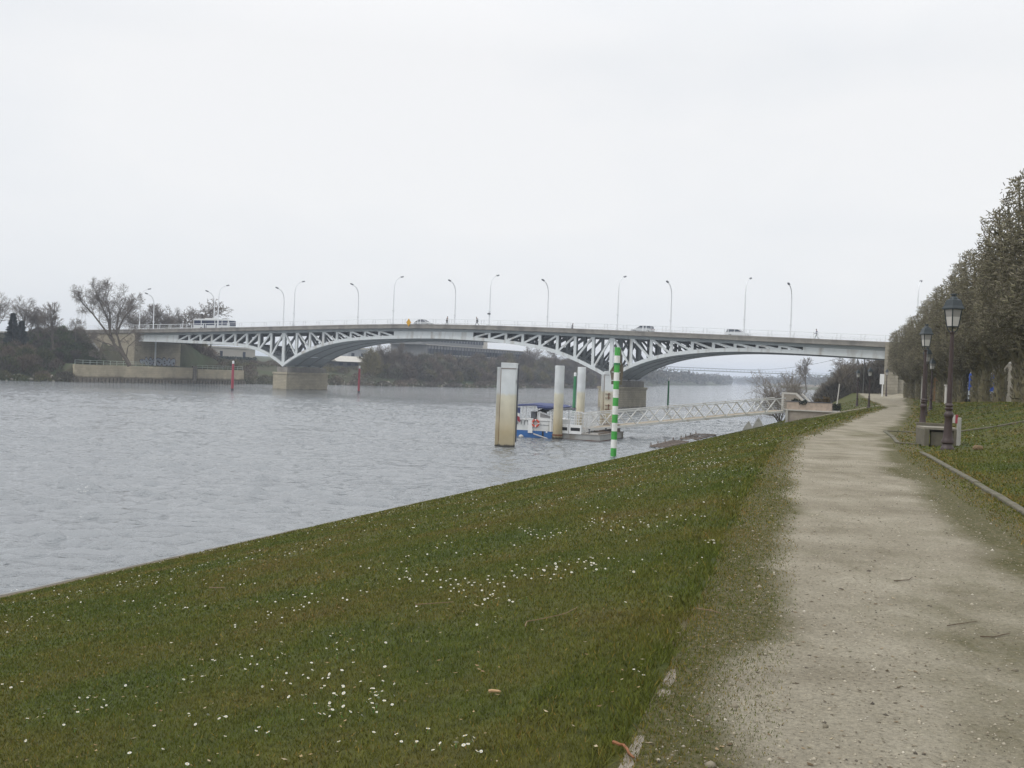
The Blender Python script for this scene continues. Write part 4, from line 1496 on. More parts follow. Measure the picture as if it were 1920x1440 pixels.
scrub('undergrowth', spots, 'brown bushes on the slope right of the graffiti abutment under the side span', 17, per=460, wid=.08, cols=[(.10, .08, .06), (.12, .095, .07), (.09, .08, .055)])
spots = []
for i in range(60):
    px, yy = rs.uniform(96, 196), rs.uniform(229, 243)
    q = at_y(px, 670, yy)
    o_ = (q - lb_at(QS0 + 4)[0]).dot(lb_at(QS0 + 4)[2])
    if o_ < 5: continue
    spots.append((q.x, q.y, lb_z(q.x, q.y, o_, QS0 + 4) - .2, rs.uniform(1.0, 1.9), rs.uniform(1.4, 3.2) * (1.2 - .6 * (px - 96) / 100)))
scrub('undergrowth', spots, 'dark scrub on the slope above the railing left of the stone abutment', 16, per=520, wid=.08, cols=[(.06, .07, .03), (.075, .062, .045), (.065, .06, .045), (.05, .07, .025)])
spots = []
s = QS1 + 2
while s < lb_s_near(75, 600):
    p, d, n = lb_at(s)
    far = (s - QS1) / 330
    for k in range(7):
        o_ = 1.0 + k * 4.2 + rs.uniform(-1.5, 1.5)
        q = p + n * o_ + d * rs.uniform(-2, 2)
        h = rs.uniform(2.0, 4.2) * (.55 if k == 0 else 1)
        gap = QS1 + 2 < s < QS1 + 70
        if gap and k > 0:
            if rs.random() < .4: continue
            h *= .55
        else:
            h *= 1.25 + 1.0 * min(1, far * 1.8) * (k / 6)
        spots.append((q.x, q.y, lb_z(q.x, q.y, o_, s) - .2, rs.uniform(1.8, 3.2), h))
    s += 3.6
scrub('undergrowth', spots, 'brown leafless thicket lining the far bank beyond the bridge', 7, per=430, wid=.10, cols=[(.15, .125, .10), (.17, .14, .11), (.13, .115, .095), (.165, .15, .085), (.14, .135, .10)])
spots = []
for (px, py, yy, r, h) in [(693, 718, 322, 2.6, 9.5), (699, 716, 328, 2.3, 8.0), (905, 722, 372, 3.2, 5.5), (840, 720, 352, 3, 5.0), (985, 722, 395, 3.0, 6.0)]:
    q = at_y(px, py, yy); spots.append((q.x, q.y, -2, r, h))
scrub('undergrowth', spots, 'yellowish willow scrub standing in the far bank thicket', 8, per=430, wid=.08, cols=[(.19, .165, .075), (.17, .15, .08)])
# near bank beyond the bridge
spots = []
for i in range(70):
    px = rs.uniform(1546, 1662); yy = rs.uniform(172, 265)
    q = at_z(px, 750, 0); x = (px - 960) / FPX * yy * 1.0
    u, s = us(x, yy)
    spots.append((x, yy, float(ground_z(max(u, 2), s)) - .3, rs.uniform(1.8, 3), rs.uniform(4, 8.5) * (.75 if px < 1570 else 1)))
scrub('undergrowth', spots, 'dark leafless thicket beyond the bridge at the end of the path', 9, per=430, wid=.07, cols=[(.15, .125, .095), (.17, .145, .11), (.125, .11, .085)])

# far woods: many leaf sized clumps through a low uneven band
def wood(name, line, depth, h, label, seed, n, size, cols):
    rng = np.random.default_rng(seed)
    L_ = np.array(line, float)
    seg = np.concatenate([[0], np.cumsum(np.hypot(*(L_[1:, :2] - L_[:-1, :2]).T))])
    s = rng.random(n) * seg[-1]
    x = np.interp(s, seg, L_[:, 0]); y = np.interp(s, seg, L_[:, 1]); hh = np.interp(s, seg, L_[:, 2])
    d = rng.random(n) * depth
    tx = np.interp(s + 10, seg, L_[:, 0]) - np.interp(s - 10, seg, L_[:, 0])
    ty = np.interp(s + 10, seg, L_[:, 1]) - np.interp(s - 10, seg, L_[:, 1])
    l = np.hypot(tx, ty) + 1e-6
    sgn = 1 if depth > 0 else -1
    px, py = x - ty / l * d, y + tx / l * d
    crown = np.array([.72 + .28 * math.sin(a * .29 + 2 * math.sin(a * .083)) * math.cos(b * .31) + .22 * noise.noise((a * .06, b * .06, seed)) for a, b in zip(s, d)])
    z = WATER + hh * crown * rng.random(n) ** .55
    c = np.stack([px, py, z], -1)
    v = rng.normal(0, 1, (n, 3, 3)) * size
    V = (c[:, None] + v).reshape(-1, 3)
    cc = np.array(cols)[rng.integers(len(cols), size=n)] * rng.uniform(.6, 1.3, (n, 1))
    cc = np.repeat(np.concatenate([cc, np.ones((n, 1))], 1), 3, 0)
    o = np_mesh(name, V, np.arange(3 * n).reshape(-1, 3), M_SCRUB, col=cc)
    return set_meta(o, label, 'woodland', kind='stuff')
wc = [(.075, .07, .05), (.09, .08, .06), (.06, .065, .045)]
wood('woodland', [(62, 560, 13), (95, 690, 15), (131, 854, 15), (170, 960, 14), (205, 1040, 12)], 60, 0, 'hazy wood on the far bank right of the right pier', 1, 14000, 1.0, wc)
wood('woodland', [(225, 1100, 11), (330, 1500, 14), (430, 2200, 18)], 90, 0, 'most distant pale blue wood at the end of the river', 2, 8000, 1.8, wc)
wood('woodland', [(470, 2300, 16), (380, 1600, 14), (330, 1360, 16), (275, 820, 20), (215, 662, 21), (130, 400, 16)], 90, 0, 'blue hazy wood on the right bank beyond the footbridge', 3, 16000, 1.1, wc)

# boulders at the foot of the far bank
rs = random.Random(5)
bo = []
def boulder(label, loc, r, seed, m=None, grp=None):
    mb = MB()
    bm = bmesh.new()
    bmesh.ops.create_icosphere(bm, subdivisions=2, radius=1)
    for v in bm.verts:
        k = 1 + .35 * noise.noise(v.co * 1.1 + Vector((seed * 3.1, 0, 0)))
        v.co = Vector((v.co.x * r * k, v.co.y * r * k * .8, v.co.z * r * k * .6))
    me = bpy.data.meshes.new('boulder'); bm.to_mesh(me); bm.free()
    me.materials.append(m or M_CONC2)
    o = bpy.data.objects.new('boulder', me); C.objects.link(o); o.location = loc
    return set_meta(o, label, 'boulder', grp)
V, F = [], []
rng = np.random.default_rng(3)
spots = []
s = 420
while s < lb_s_near(75, 600):
    if not (QS0 - 1 < s < QS1 + 1):
        p, d, n = lb_at(s); o_ = rng.uniform(.4, 3.2)
        q = p + n * o_
        spots.append((q.x, q.y, interp(o_, [0, 1.5, 5], [-4.6, -3.7, -2.4]), rng.uniform(.25, .7)))
    s += rng.uniform(.4, 1.4)
ico = bmesh.new(); bmesh.ops.create_icosphere(ico, subdivisions=1, radius=1)
iv = np.array([v.co[:] for v in ico.verts]); jf = np.array([[v.index for v in f.verts] for f in ico.faces]); ico.free()
VV, FF = [], []
for i, (x, y, z, r) in enumerate(spots):
    VV.append(iv * (r * rng.uniform(.6, 1.3, 3)) * (1 + rng.normal(0, .12, (len(iv), 1))) + np.array([x, y, z])); FF.append(jf + i * len(iv))
o = np_mesh('riprap', np.concatenate(VV), np.concatenate(FF), mat('riprap_stone', (.26, .24, .2), .9, var=.35, vscale=.5))
set_meta(o, 'rough grey riprap stones along the foot of the far bank', 'riprap', kind='stuff')

# ------------------------------------------------------------------ far bank buildings
def tz(px, py, y): return at_y(px, py, y).z
M_BWALL = mat('grey_facade', (.20, .205, .21), .8, var=.1, vscale=.3)
M_BCREAM = mat('cream_facade', (.42, .395, .35), .8, var=.08, vscale=.3)
def office():
    a = at_y(800, 690, 389); b = at_y(982, 690, 452)
    d = (b - a); d.z = 0; ln = d.length; rz = math.atan2(d.y, d.x)
    o = thing('office_building', 'long grey office block with window bands behind the far bank trees', 'building', (a.x, a.y, 0), rz)
    z1 = tz(940, 657, 440)
    hi = z1 + 5.2
    cut = ln * .58
    mb = MB(); mb.box((ln / 2, 9, z1 / 2), (ln, 17.6, z1)); mb.build('wall', M_BWALL, o)
    mb = MB(); mb.box((cut / 2 - 2, 9, (z1 + hi) / 2), (cut, 16, hi - z1)); mb.build('upper_storey', M_BWALL, o)
    mb = MB(); mb.box((cut + 7, 12, z1 + 2.2), (11, 8, 4.4)); mb.build('stair_tower', M_BCREAM, o)
    mb = MB(); mb.box((ln / 2, 9, z1 + .12), (ln + .8, 18.2, .24)); mb.build('roof', M_CONC_L, o)
    n = int(ln / 2.1)
    for r, (za, zb) in enumerate(((1.2, 3.2), (4.4, 6.6), (7.6, 9.6))):
        if zb > z1: continue
        mb = MB()
        for i in range(n):
            x = 1 + i * 2.1
            mb.box((x + .9, .16, (za + zb) / 2), (1.75, .08, zb - za))
        w_ = mb.build('window_row', M_GLASSD, o)
        mb = MB(); mb.box((ln / 2, .1, za - .2), (ln, .14, .18)); mb.build('sill', M_CONC_L, w_)
    mb = MB()
    for i in range(int(cut / 2.1)):
        mb.box((i * 2.1 + .5, .95, (z1 + hi) / 2 + .2), (1.5, .1, 2.6))
    mb.build('window_row', M_GLASSD, o)
    mb = MB()
    for i in range(n + 1):
        mb.box((i * 2.1 + .4, -.06, z1 / 2), (.22, .2, z1 - .3))
    mb.build('mullions', M_DARKHEAD, o)
office()
def house(label, px0, px1, y0, y1, ytop, yeave, yb, depth, wallm, roofm, name='house', flat=False):
    a = at_y(px0, yb, y0); b = at_y(px1, yb, y1)
    d = (b - a); d.z = 0; ln = d.length
    o = thing(name, label, 'building', (a.x, a.y, 0), math.atan2(d.y, d.x))
    pm = (px0 + px1) / 2; ym = (y0 + y1) / 2
    zt_, ze, zb = tz(pm, ytop, ym), tz(pm, yeave, ym), min(tz(pm, yb, ym), 1.0)
    mb = MB(); mb.box((ln / 2, depth / 2, (zb + ze) / 2 - .1), (ln, depth, ze - zb)); mb.build('wall', wallm, o)
    mb = MB()
    if flat:
        mb.box((ln / 2, depth / 2, (ze + zt_) / 2), (ln + .8, depth + .8, zt_ - ze))
    else:
        mb.prism([(-.5, ze - .1), (depth / 2, zt_), (depth + .5, ze - .1)], -.5, ln + .5, 'x')
    mb.build('roof', roofm, o)
    n = max(2, int(ln / 3)) if name != 'long_building' else 2
    for i in range(n):
        mb = MB(); mb.box((ln * (i + .5) / n, -.04, zb + (ze - zb) * .58), (1.3, .1, (ze - zb) * .42)); mb.build('window', M_GLASSD, o)
    return o
house('low house with a pale metal roof right of the left pier', 632, 690, 330, 338, 668, 678, 688, 9, mat('dark_house_wall', (.07, .075, .085), .8), mat('pale_roof', (.50, .475, .425), .6, var=.1, vscale=.8))
house('grey two storey block behind the pale roofed house', 652, 688, 372, 378, 652, 655, 680, 9, mat('blue_grey_wall', (.33, .35, .38), .8), M_CONC_L, 'grey_block', True)
house('long low cream building left of the left pier under the side span', 392, 478, 352, 372, 650, 653, 672, 12, M_BCREAM, M_CONC_L, 'long_building', True)
house('tiny white hut with a pale roof among the scrub under the main span', 790, 818, 362, 364, 677, 681, 690, 5, mat('hut_white', (.58, .57, .55), .8), M_WHITE, 'hut')
q0, q1 = at_y(392, 672, 345), at_y(480, 678, 362)
# clipped evergreen hedge in front of the cream building
rng = np.random.default_rng(4)
n = 4000
f = rng.random(n)
c = np.stack([q0.x + (q1.x - q0.x) * f + rng.normal(0, .5, n), q0.y + (q1.y - q0.y) * f + rng.normal(0, .5, n), .6 + 2.6 * rng.random(n)], -1)
V = (c[:, None] + rng.normal(0, .22, (n, 3, 3))).reshape(-1, 3)
cc = np.repeat(np.concatenate([np.array([[.03, .045, .03]]) * rng.uniform(.6, 1.4, (n, 1)), np.ones((n, 1))], 1), 3, 0)
o = np_mesh('hedge', V, np.arange(3 * n).reshape(-1, 3), M_SCRUB, col=cc)
set_meta(o, 'dark green clipped hedge below the long cream building', 'hedge')
# two thin masts on the far left skyline
for px, y0, lab in ((145, 566, 'thin grey mast behind the leaning tree, left of a pair'), (152, 568, 'thin grey mast behind the leaning tree, right of a pair')):
    q = at_y(px, 625, 285); zt2 = tz(px, y0, 285)
    mb = MB(); mb.tube([(0, 0, -4), (0, 0, zt2 - q.z)], [.14, .07], 8)
    mb.tube([(0, 0, zt2 - q.z), (-.9, 0, zt2 - q.z + .35)], .05, 6); mb.box((-1.1, 0, zt2 - q.z + .4), (.6, .2, .12))
    o = mb.build('mast', M_POLE); o.location = (q.x, 285, q.z)
    set_meta(o, lab, 'mast', 'pair of masts on the far skyline')

# distant suspension footbridge
a, b = at_y(1205, 690.5, 560), at_y(1600, 706, 640)
fb = thing('suspension_footbridge', 'thin hazy suspension footbridge across the river far beyond the right span', 'footbridge')
mb = MB(); mb.beam(a, b, 2.2, .5); mb.build('deck', M_STEEL_D, fb)
mb = MB()
for i in range(61):
    p = a.lerp(b, i / 60); mb.beam(p, p + Vector((0, 0, 1.3)), .12, .12)
mb.beam(a + Vector((0, 0, 1.3)), b + Vector((0, 0, 1.3)), .12, .12)
mb.build('railing', M_STEEL_D, fb)
mb = MB()
pts = []
for i in range(25):
    f = i / 24; p = a.lerp(b, f)
    pts.append(p + Vector((0, 0, 1.5 + 13 * max(0, (f - .42) / .58) ** 2)))
mb.tube(pts, .10, 5); mb.build('cable', M_DARKHEAD, fb)
mb = MB()
for k in (-1, 1):
    mb = MB(); q = b + Vector((0, k * 1.5, 0)); mb.beam(q + Vector((0, 0, -9)), q + Vector((0, 0, 14.5)), .7, .7)
    mb.build('tower', M_CONC2, fb)

# ------------------------------------------------------------------ mooring piles, striped pole, river markers
def pile_material():
    m = bpy.data.materials.new('stained_pile')
    m.use_nodes = True
    t = m.node_tree
    N = t.nodes.new; K = t.links.new
    bs = t.nodes['Principled BSDF']; bs.inputs['Roughness'].default_value = .6
    geo = N('ShaderNodeNewGeometry')
    sp = N('ShaderNodeSeparateXYZ'); K(geo.outputs['Position'], sp.inputs[0])
    mp = N('ShaderNodeMapping'); mp.inputs['Scale'].default_value = (1.6, 1.6, .35)
    K(geo.outputs['Position'], mp.inputs[0])
    n = N('ShaderNodeTexNoise'); n.inputs['Scale'].default_value = 1.4; n.inputs['Detail'].default_value = 7
    n.inputs['Roughness'].default_value = .65
    K(mp.outputs[0], n.inputs['Vector'])
    a = N('ShaderNodeMath'); a.operation = 'MULTIPLY_ADD'; a.inputs[1].default_value = .5
    K(n.outputs[0], a.inputs[0]); K(sp.outputs[2], a.inputs[2])
    r = N('ShaderNodeMapRange'); r.inputs[1].default_value = -4.2; r.inputs[2].default_value = 2.8
    K(a.outputs[0], r.inputs[0])
    cr = N('ShaderNodeValToRGB')
    st = [(0, (.03, .026, .02)), (.052, (.035, .03, .022)), (.068, (.38, .32, .205)), (.20, (.45, .375, .23)), (.36, (.56, .505, .37)), (.60, (.62, .59, .47)), (.635, (.64, .67, .675)), (1, (.68, .705, .71))]
    e = cr.color_ramp.elements
    while len(e) < len(st): e.new(.5)
    for i, (p, c) in enumerate(st):
        e[i].position = p; e[i].color = (*c, 1)
    K(r.outputs[0], cr.inputs[0])
    n2 = N('ShaderNodeTexNoise'); n2.inputs['Scale'].default_value = .7; n2.inputs['Detail'].default_value = 7
    K(geo.outputs['Position'], n2.inputs['Vector'])
    r2 = N('ShaderNodeMapRange'); r2.inputs[1].default_value = .3; r2.inputs[2].default_value = .7
    r2.inputs[3].default_value = .8; r2.inputs[4].default_value = 1.12
    K(n2.outputs[0], r2.inputs[0])
    mx = N('ShaderNodeMixRGB'); mx.blend_type = 'MULTIPLY'; mx.inputs[0].default_value = 1
    K(cr.outputs[0], mx.inputs[1]); K(r2.outputs[0], mx.inputs[2])
    K(mx.outputs[0], bs.inputs['Base Color'])
    return m
M_PILE = pile_material()
M_RUST = mat('rust', (.16, .065, .03), .9, var=.3)
GP = 'white steel mooring piles with yellow waterline stains'
RZ = math.atan2(-BX, BY)  # local +y along the river
RIV = -math.atan2(AX, AY)  # rotates local y onto the river direction
def box_pile(label, loc, top=2.32):
    o = thing('mooring_pile', label, 'mooring pile', loc, -.03, GP)
    mb = MB()
    pr = [(-.62, -.45), (.50, -.45), (.62, -.30), (.62, .5), (-.62, .5)]
    mb.prism(pr, -7, top - .05, 'z')
    mb.build('shaft', M_PILE, o, bevel=.02)
    mb = MB()
    mb.prism([(-.95, -.1), (-.66, -.1), (-.66, .5), (-.95, .5)], -7, top - .35, 'z')
    mb.build('side_beam', M_PILE, o, bevel=.015)
    mb = MB()
    mb.prism([(-.65, -.48), (.52, -.48), (.65, -.32), (.65, .53), (-.65, .53)], top - .42, top, 'z')
    mb.build('cap', M_PILE, o, bevel=.03)
    mb = MB(); mb.box((-.04, -.478, top - .45), (1.18, .012, .03)); mb.box((-.645, -.3, -1.0), (.03, .2, 5.6)); mb.build('rust_seam', M_RUST, o)
    mb = MB(); mb.box((.68, -.05, -.8), (.12, .22, 6.0)); mb.box((.66, -.38, .9), (.1, .14, .2)); mb.build('guide_rail', M_DARKHEAD, o)
    return o
p1 = at_z(950, 838, WATER)
box_pile('wide square mooring pile standing nearest in the river, left of the ferry', (p1.x, p1.y + .4, 0))
p4 = at_y(1142, 760, 115)
o = box_pile('square mooring pile directly behind the green and white striped pole', (p4.x, 115, 0), 2.15)
mb = MB()
for z in (-1.0, .3):
    for dz in (0, .45):
        mb.box((-.2, -.5, z + dz - 1.2), (.6, .12, .05))
    mb.box((-.1, -.52, z - 1.2 + .2), (.1, .1, .75))
mb.build('ladder_rungs', M_RUST, o)
def round_pile(label, loc, r, top, collar):
    o = thing('mooring_pile', label, 'mooring pile', loc, 0, GP)
    mb = MB(); mb.lathe([(r, -7), (r, top - .03), (r - .03, top)], 24); mb.build('shaft', M_PILE, o, smooth=True)
    mb = MB(); mb.lathe([(r + .015, collar), (r + .05, collar), (r + .05, collar + .14), (r + .015, collar + .14)], 20); mb.build('collar', M_RUST, o)
    return o
p2 = at_y(1046, 790, 89.6); round_pile('round white mooring pile rising through the front of the pontoon', (p2.x, 89.6, 0), .42, 2.35, -3.9)
p3 = at_y(1088, 770, 101); round_pile('round white mooring pile behind the pontoon railing, right of the tall green marker', (p3.x, 101, 0), .42, 2.38, -2.25)

# green and white striped pole
p = at_z(1150, 857, WATER)
sp_ = thing('striped_pole', 'tall green and white striped pole standing in the water by the grass bank', 'striped pole', (p.x, p.y, 0))
m = bpy.data.materials.new('green_white_bands'); m.use_nodes = True
t = m.node_tree; N = t.nodes.new; K = t.links.new
bs = t.nodes['Principled BSDF']; bs.inputs['Roughness'].default_value = .45
co = N('ShaderNodeTexCoord'); sx = N('ShaderNodeSeparateXYZ'); K(co.outputs['Object'], sx.inputs[0])
md = N('ShaderNodeMath'); md.operation = 'MULTIPLY_ADD'; md.inputs[1].default_value = 1 / 1.204; md.inputs[2].default_value = 10 - 3.68 / 1.204
K(sx.outputs[2], md.inputs[0])
fr = N('ShaderNodeMath'); fr.operation = 'FRACT'; K(md.outputs[0], fr.inputs[0])
gt = N('ShaderNodeMath'); gt.operation = 'GREATER_THAN'; gt.inputs[1].default_value = .5; K(fr.outputs[0], gt.inputs[0])
nz = N('ShaderNodeTexNoise'); nz.inputs['Scale'].default_value = 2.5; nz.inputs['Detail'].default_value = 6; K(co.outputs['Object'], nz.inputs['Vector'])
rm = N('ShaderNodeMapRange'); rm.inputs[1].default_value = .3; rm.inputs[2].default_value = .7; rm.inputs[3].default_value = .86; rm.inputs[4].default_value = 1.08; K(nz.outputs[0], rm.inputs[0])
mx = N('ShaderNodeMixRGB'); mx.inputs[1].default_value = (.74, .74, .71, 1); mx.inputs[2].default_value = (.05, .34, .05, 1); K(gt.outputs[0], mx.inputs[0])
m2 = N('ShaderNodeMixRGB'); m2.blend_type = 'MULTIPLY'; m2.inputs[0].default_value = 1; K(mx.outputs[0], m2.inputs[1]); K(rm.outputs[0], m2.inputs[2])
K(m2.outputs[0], bs.inputs['Base Color'])
mb = MB(); mb.lathe([(.215, -7), (.20, 3.62), (.18, 3.68)], 20); mb.build('pole', m, sp_, smooth=True)
mb = MB(); mb.lathe([(.21, 2.42), (.235, 2.42), (.235, 2.56), (.21, 2.56)], 20); mb.build('joint_ring', M_GREEN2, sp_)
mb = MB()
mb.prism([(-.18, 3.72), (-.14, 2.5), (-.46, 1.95), (-.34, 1.3), (-.34, 1.02), (.42, 1.0), (.46, 1.5), (.5, 2.2), (.34, 2.7), (.30, 3.6)], .24, .29)
bd = mb.build('backing_board', mat('board_back', (.20, .165, .125), .85, var=.25), sp_)
mb = MB()
for z in (2.5, 1.9, 1.3): mb.box((-.02, .215, z), (.62, .05, .06))
for pa, pb in (((-.18, 3.72), (-.14, 2.5)), ((-.14, 2.5), (-.46, 1.95)), ((-.46, 1.95), (-.34, 1.3)), ((-.34, 1.3), (-.34, 1.02))):
    mb.beam((pa[0] - .02, .265, pa[1]), (pb[0] - .02, .265, pb[1]), .07, .05, (0, 1, 0))
mb.build('frame', M_POLE, bd)

def marker(label, px, py, col, top, r, grp):
    p = at_z(px, py, WATER)
    o = thing('river_marker', label, 'river marker', (p.x, p.y, 0), 0, grp)
    mb = MB(); mb.lathe([(r, -7), (r * .95, -1.5), (r * .8, top - .6)], 14); mb.build('pole', col, o, smooth=True)
    mb = MB(); mb.lathe([(r * .8, top - .6), (r * .8, top - .08), (r * .3, top)], 14); mb.build('white_tip', M_WHITE, o, smooth=True)
    mb = MB(); mb.lathe([(r * 1.03, WATER - .5), (r * 1.03, WATER + .35)], 14); mb.build('wet_base', M_TARP, o)
GM = 'marker poles standing in the river'
marker('red white tipped marker pole in front of the far quay wall', 435.5, 731.5, M_RED, 1.75, .28, GM)
marker('red white tipped marker pole right of the left bridge pier', 672.5, 736, M_RED, 1.75, .25, GM)
marker('green white tipped marker pole between the two round white piles', 1076, 768, M_GREEN2, 1.95, .27, GM)
marker('dark green marker pole right of the right pier', 1252, 764, M_GREEN2, 1.7, .2, GM)

# ------------------------------------------------------------------ pontoon
pc = at_z(1125, 828, WATER)            # its near right corner at the waterline
dk = thing('pontoon', 'grey floating landing pontoon with white railings moored between the piles', 'pontoon', (pc.x, pc.y, WATER), RIV)
M_DECKM = mat('pontoon_grey', (.34, .34, .33), .7, var=.15, vscale=2, col2=(.2, .18, .15), fac2=.35, s2=1.2, streak=1)
mb = MB(); mb.box((-3.0, 3.6, .08), (6.0, 7.2, .9)); hull = mb.build('hull', M_DECKM, dk, bevel=.04)
mb = MB(); mb.box((-3.0, 3.6, -.02), (6.04, 7.24, .16)); mb.build('rust_line', mat('waterline_rust', (.10, .045, .03), .8, var=.3), hull)
mb = MB(); mb.box((-3.0, 3.6, .56), (6.1, 7.3, .08)); mb.build('deck', mat('deck_boards', (.27, .255, .23), .85, var=.15), dk)
# steel bulwark boxes at the near edge
mb = MB()
for x0, x1 in ((-5.0, -2.95), (-2.9, -1.75)):
    for z in (.66, 1.22): mb.box(((x0 + x1) / 2, -.02, z), (x1 - x0, .12, .26))
    for x in (x0 + .06, x1 - .06): mb.box((x, -.02, .95), (.12, .118, .82))
mb.box((-5.08, -.05, .98), (.3, .2, 1.0))
bw = mb.build('bulwark', M_WHITE, dk)
mb = MB(); mb.box((-3.95, .06, .93), (2.0, .03, .32)); mb.box((-2.3, .06, .93), (1.1, .03, .32)); mb.build('slot', M_BLACK, bw)
def rail_panel(par, p, q, h, n, nm='railing', z0=0., r=.022, bars='h'):
    mb = MB()
    p, q = Vector(p), Vector(q)
    for k in range(n + 1):
        a = p.lerp(q, k / n); mb.tube([a, a + Vector((0, 0, h))], r * 1.2, 6)
    mb.tube([p + Vector((0, 0, h)), q + Vector((0, 0, h))], r * 1.3, 6)
    if bars == 'h':
        for f in (.2, .4, .6, .8): mb.tube([p + Vector((0, 0, h * f)), q + Vector((0, 0, h * f))], r * .7, 5)
    else:
        m = int((q - p).length / .14)
        for k in range(m): a = p.lerp(q, (k + .5) / m); mb.tube([a + Vector((0, 0, .1)), a + Vector((0, 0, h))], r * .6, 5)
        mb.tube([p + Vector((0, 0, .12)), q + Vector((0, 0, .12))], r, 5)
    return mb.build(nm, M_WHITE, par)
rail_panel(dk, (-4.9, .1, .6 + .75), (-3.75, .1, 1.35), 1.15, 2, bars='v')
rail_panel(dk, (-2.85, .1, 1.35), (-1.75, .1, 1.35), 1.15, 2)
rail_panel(dk, (-1.75, .1, .6), (-1.75, 4.2, .6), 1.75, 4, bars='v')
rail_panel(dk, (-5.8, 7.0, .6), (-1.75, 7.0, .6), 1.5, 4)
mb = MB(); mb.tube([(-2.55, .3, .6), (-2.55, .3, 2.3), (-2.45, .3, 2.5), (-2.25, .3, 2.5), (-2.15, .3, 2.3), (-2.15, .3, .6)], .04, 8); mb.build('hoop', M_WHITE, dk)
for x, y in ((-1.2, .5), (-.6, 3.5)):
    mb = MB(); mb.lathe([(.09, .6), (.09, .62), (.05, .65), (.05, .95), (.12, 1.0), (.12, 1.04)], 10, (x, y, 0)); mb.build('bollard', M_DARKHEAD, dk)
for c_, d_, nm in (((-.85, 3.2, .72), (1.6, .08, .1), 'kick_board'), ((-.2, 2, .66), (.1, 3.6, .12), 'kick_board'), ((-1.0, 6.0, .95), (1.9, .5, .7), 'locker')):
    mb = MB(); mb.box(c_, d_); mb.build(nm, M_WOODRUST, dk)
mb = MB(); mb.tube([(-5.35, -.1, -.6), (-5.35, -.1, .6)], .12, 8); mb.build('fender', M_BLACK, dk)

# ------------------------------------------------------------------ small ferry
bo = at_z(998, 819.5, WATER)
bt = thing('ferry_boat', 'small white and blue ferry with a blue canopy moored at the pontoon', 'boat', (bo.x - 1.55, bo.y, WATER), RIV + .10)
W2 = 1.75
M_BWHITE = mat('boat_white', (.66, .67, .66), .45, var=.06, vscale=2, col2=(.45, .44, .4), fac2=.2, s2=1.5, streak=1)
mb = MB()
hullsec = []
for y, hw, zb, ztp in ((0, W2, -.15, .62), (3, W2 + .05, -.3, .62), (6.5, W2 - .05, -.3, .66), (9, W2 * .6, -.25, .75), (10.4, .12, .05, .9)):
    hullsec.append([(-hw, y, ztp), (-hw * .93, y, zb), (hw * .93, y, zb), (hw, y, ztp)])
mb.strip([[Vector(p) + Vector((W2, 0, 0)) for p in s_] for s_ in hullsec])
mb.build('hull', M_BLUE, bt)
mb = MB()
sec = []
for y, hw, z0, z1 in ((-.01, W2 + .01, .62, 1.55), (3, W2 + .06, .62, 1.55), (6.5, W2 - .04, .66, 1.5), (9, W2 * .62, .75, 1.45), (10.45, .14, .9, 1.4)):
    sec.append([(W2 - hw, y, z0), (W2 + hw, y, z0), (W2 + hw, y, z1), (W2 - hw, y, z1)])
mb.strip(sec)
mb.build('side_planking', M_BWHITE, bt)
mb = MB()
mb.box((W2, -.03, 1.58), (2 * W2 + .1, .1, .07)); mb.box((1.42, -.07, 1.0), (.42, .14, 1.2)); mb.box((1.42, -.07, 1.66), (.5, .2, .12))
mb.box((3.3, .02, 1.35), (.16, .16, 1.5))
mb.build('stern_trim', M_WHITE, bt, bevel=.01)
for x in (.36, 1.0):
    mb = MB(); mb.tube([(x - .17, -.06, 1.12), (x - .17, -.06, 1.38), (x - .1, -.06, 1.52), (x, -.06, 1.57), (x + .1, -.06, 1.52), (x + .17, -.06, 1.38), (x + .17, -.06, 1.12)], .028, 6)
    mb.build('arched_rail', M_DARKHEAD, bt)
# illegible weathered lettering: a row of grey strokes
mb = MB()
rr = random.Random(2)
for i in range(11): mb.box((2.35 + i * .075, -.03, 1.15), (.028, .012, rr.uniform(.05, .10)))
mb.build('faded_lettering', M_DARKHEAD, bt)
mb = MB()
for x, y in ((.62, 0), (2.0, 0), (3.35, 0), (.05, 3), (.05, 6), (3.45, 3), (3.45, 6)):
    mb = MB(); mb.tube([(x, y + .05, 1.5), (x, y + .05, 2.9)], .035, 6); mb.build('canopy_post', M_WHITE, bt)
mb = MB()
rs = random.Random(6)
for i in range(8):
    pass
sec = []
for y in (-.25, .5, 2, 4, 6.4):
    sag = .03 * math.sin(y * 2.2)
    sec.append([(-.15, y, 2.86 + sag), (.5, y, 2.95 + sag), (W2, y, 2.98 - sag), (3.0, y, 2.90), (3.65, y, 2.74 + sag), (3.62, y, 2.66 + sag), (W2, y, 2.88 - sag), (-.12, y, 2.76 + sag)])
mb.strip(sec)
mb.build('canopy', M_CANV, bt, smooth=False)
mb = MB()
for i in range(9):
    x = 2.1 + i * .17
    mb.tube([(x, -.26, 2.86), (x + .06, -.34 - .05 * (i % 2), 2.74), (x + .1, -.3, 2.62 + .06 * math.sin(i))], [.09, .11, .06], 6)
mb.build('rolled_canvas', M_CANV, bt, smooth=True)
mb = MB()
sec = []
for i, x in enumerate((1.55, 1.95, 2.4, 2.9, 3.4, 3.9, 4.3)):
    z = 2.22 + .5 * math.sin(min(1, i / 3) * PI / 2) - .06 * max(0, i - 4)
    sec.append([(x, .6, z - .06), (x, 5.5, z - .06), (x, 5.5, z), (x, .6, z)])
mb.strip(sec); mb.build('tarpaulin', M_TARP, bt)
mb = MB()
mb.prism([(2.05, 1.6), (2.05, 2.35), (2.2, 2.4), (3.35, 2.05), (3.35, 1.6)], .1, .25)
wf = mb.build('wheelhouse_frame', M_WHITE, bt)
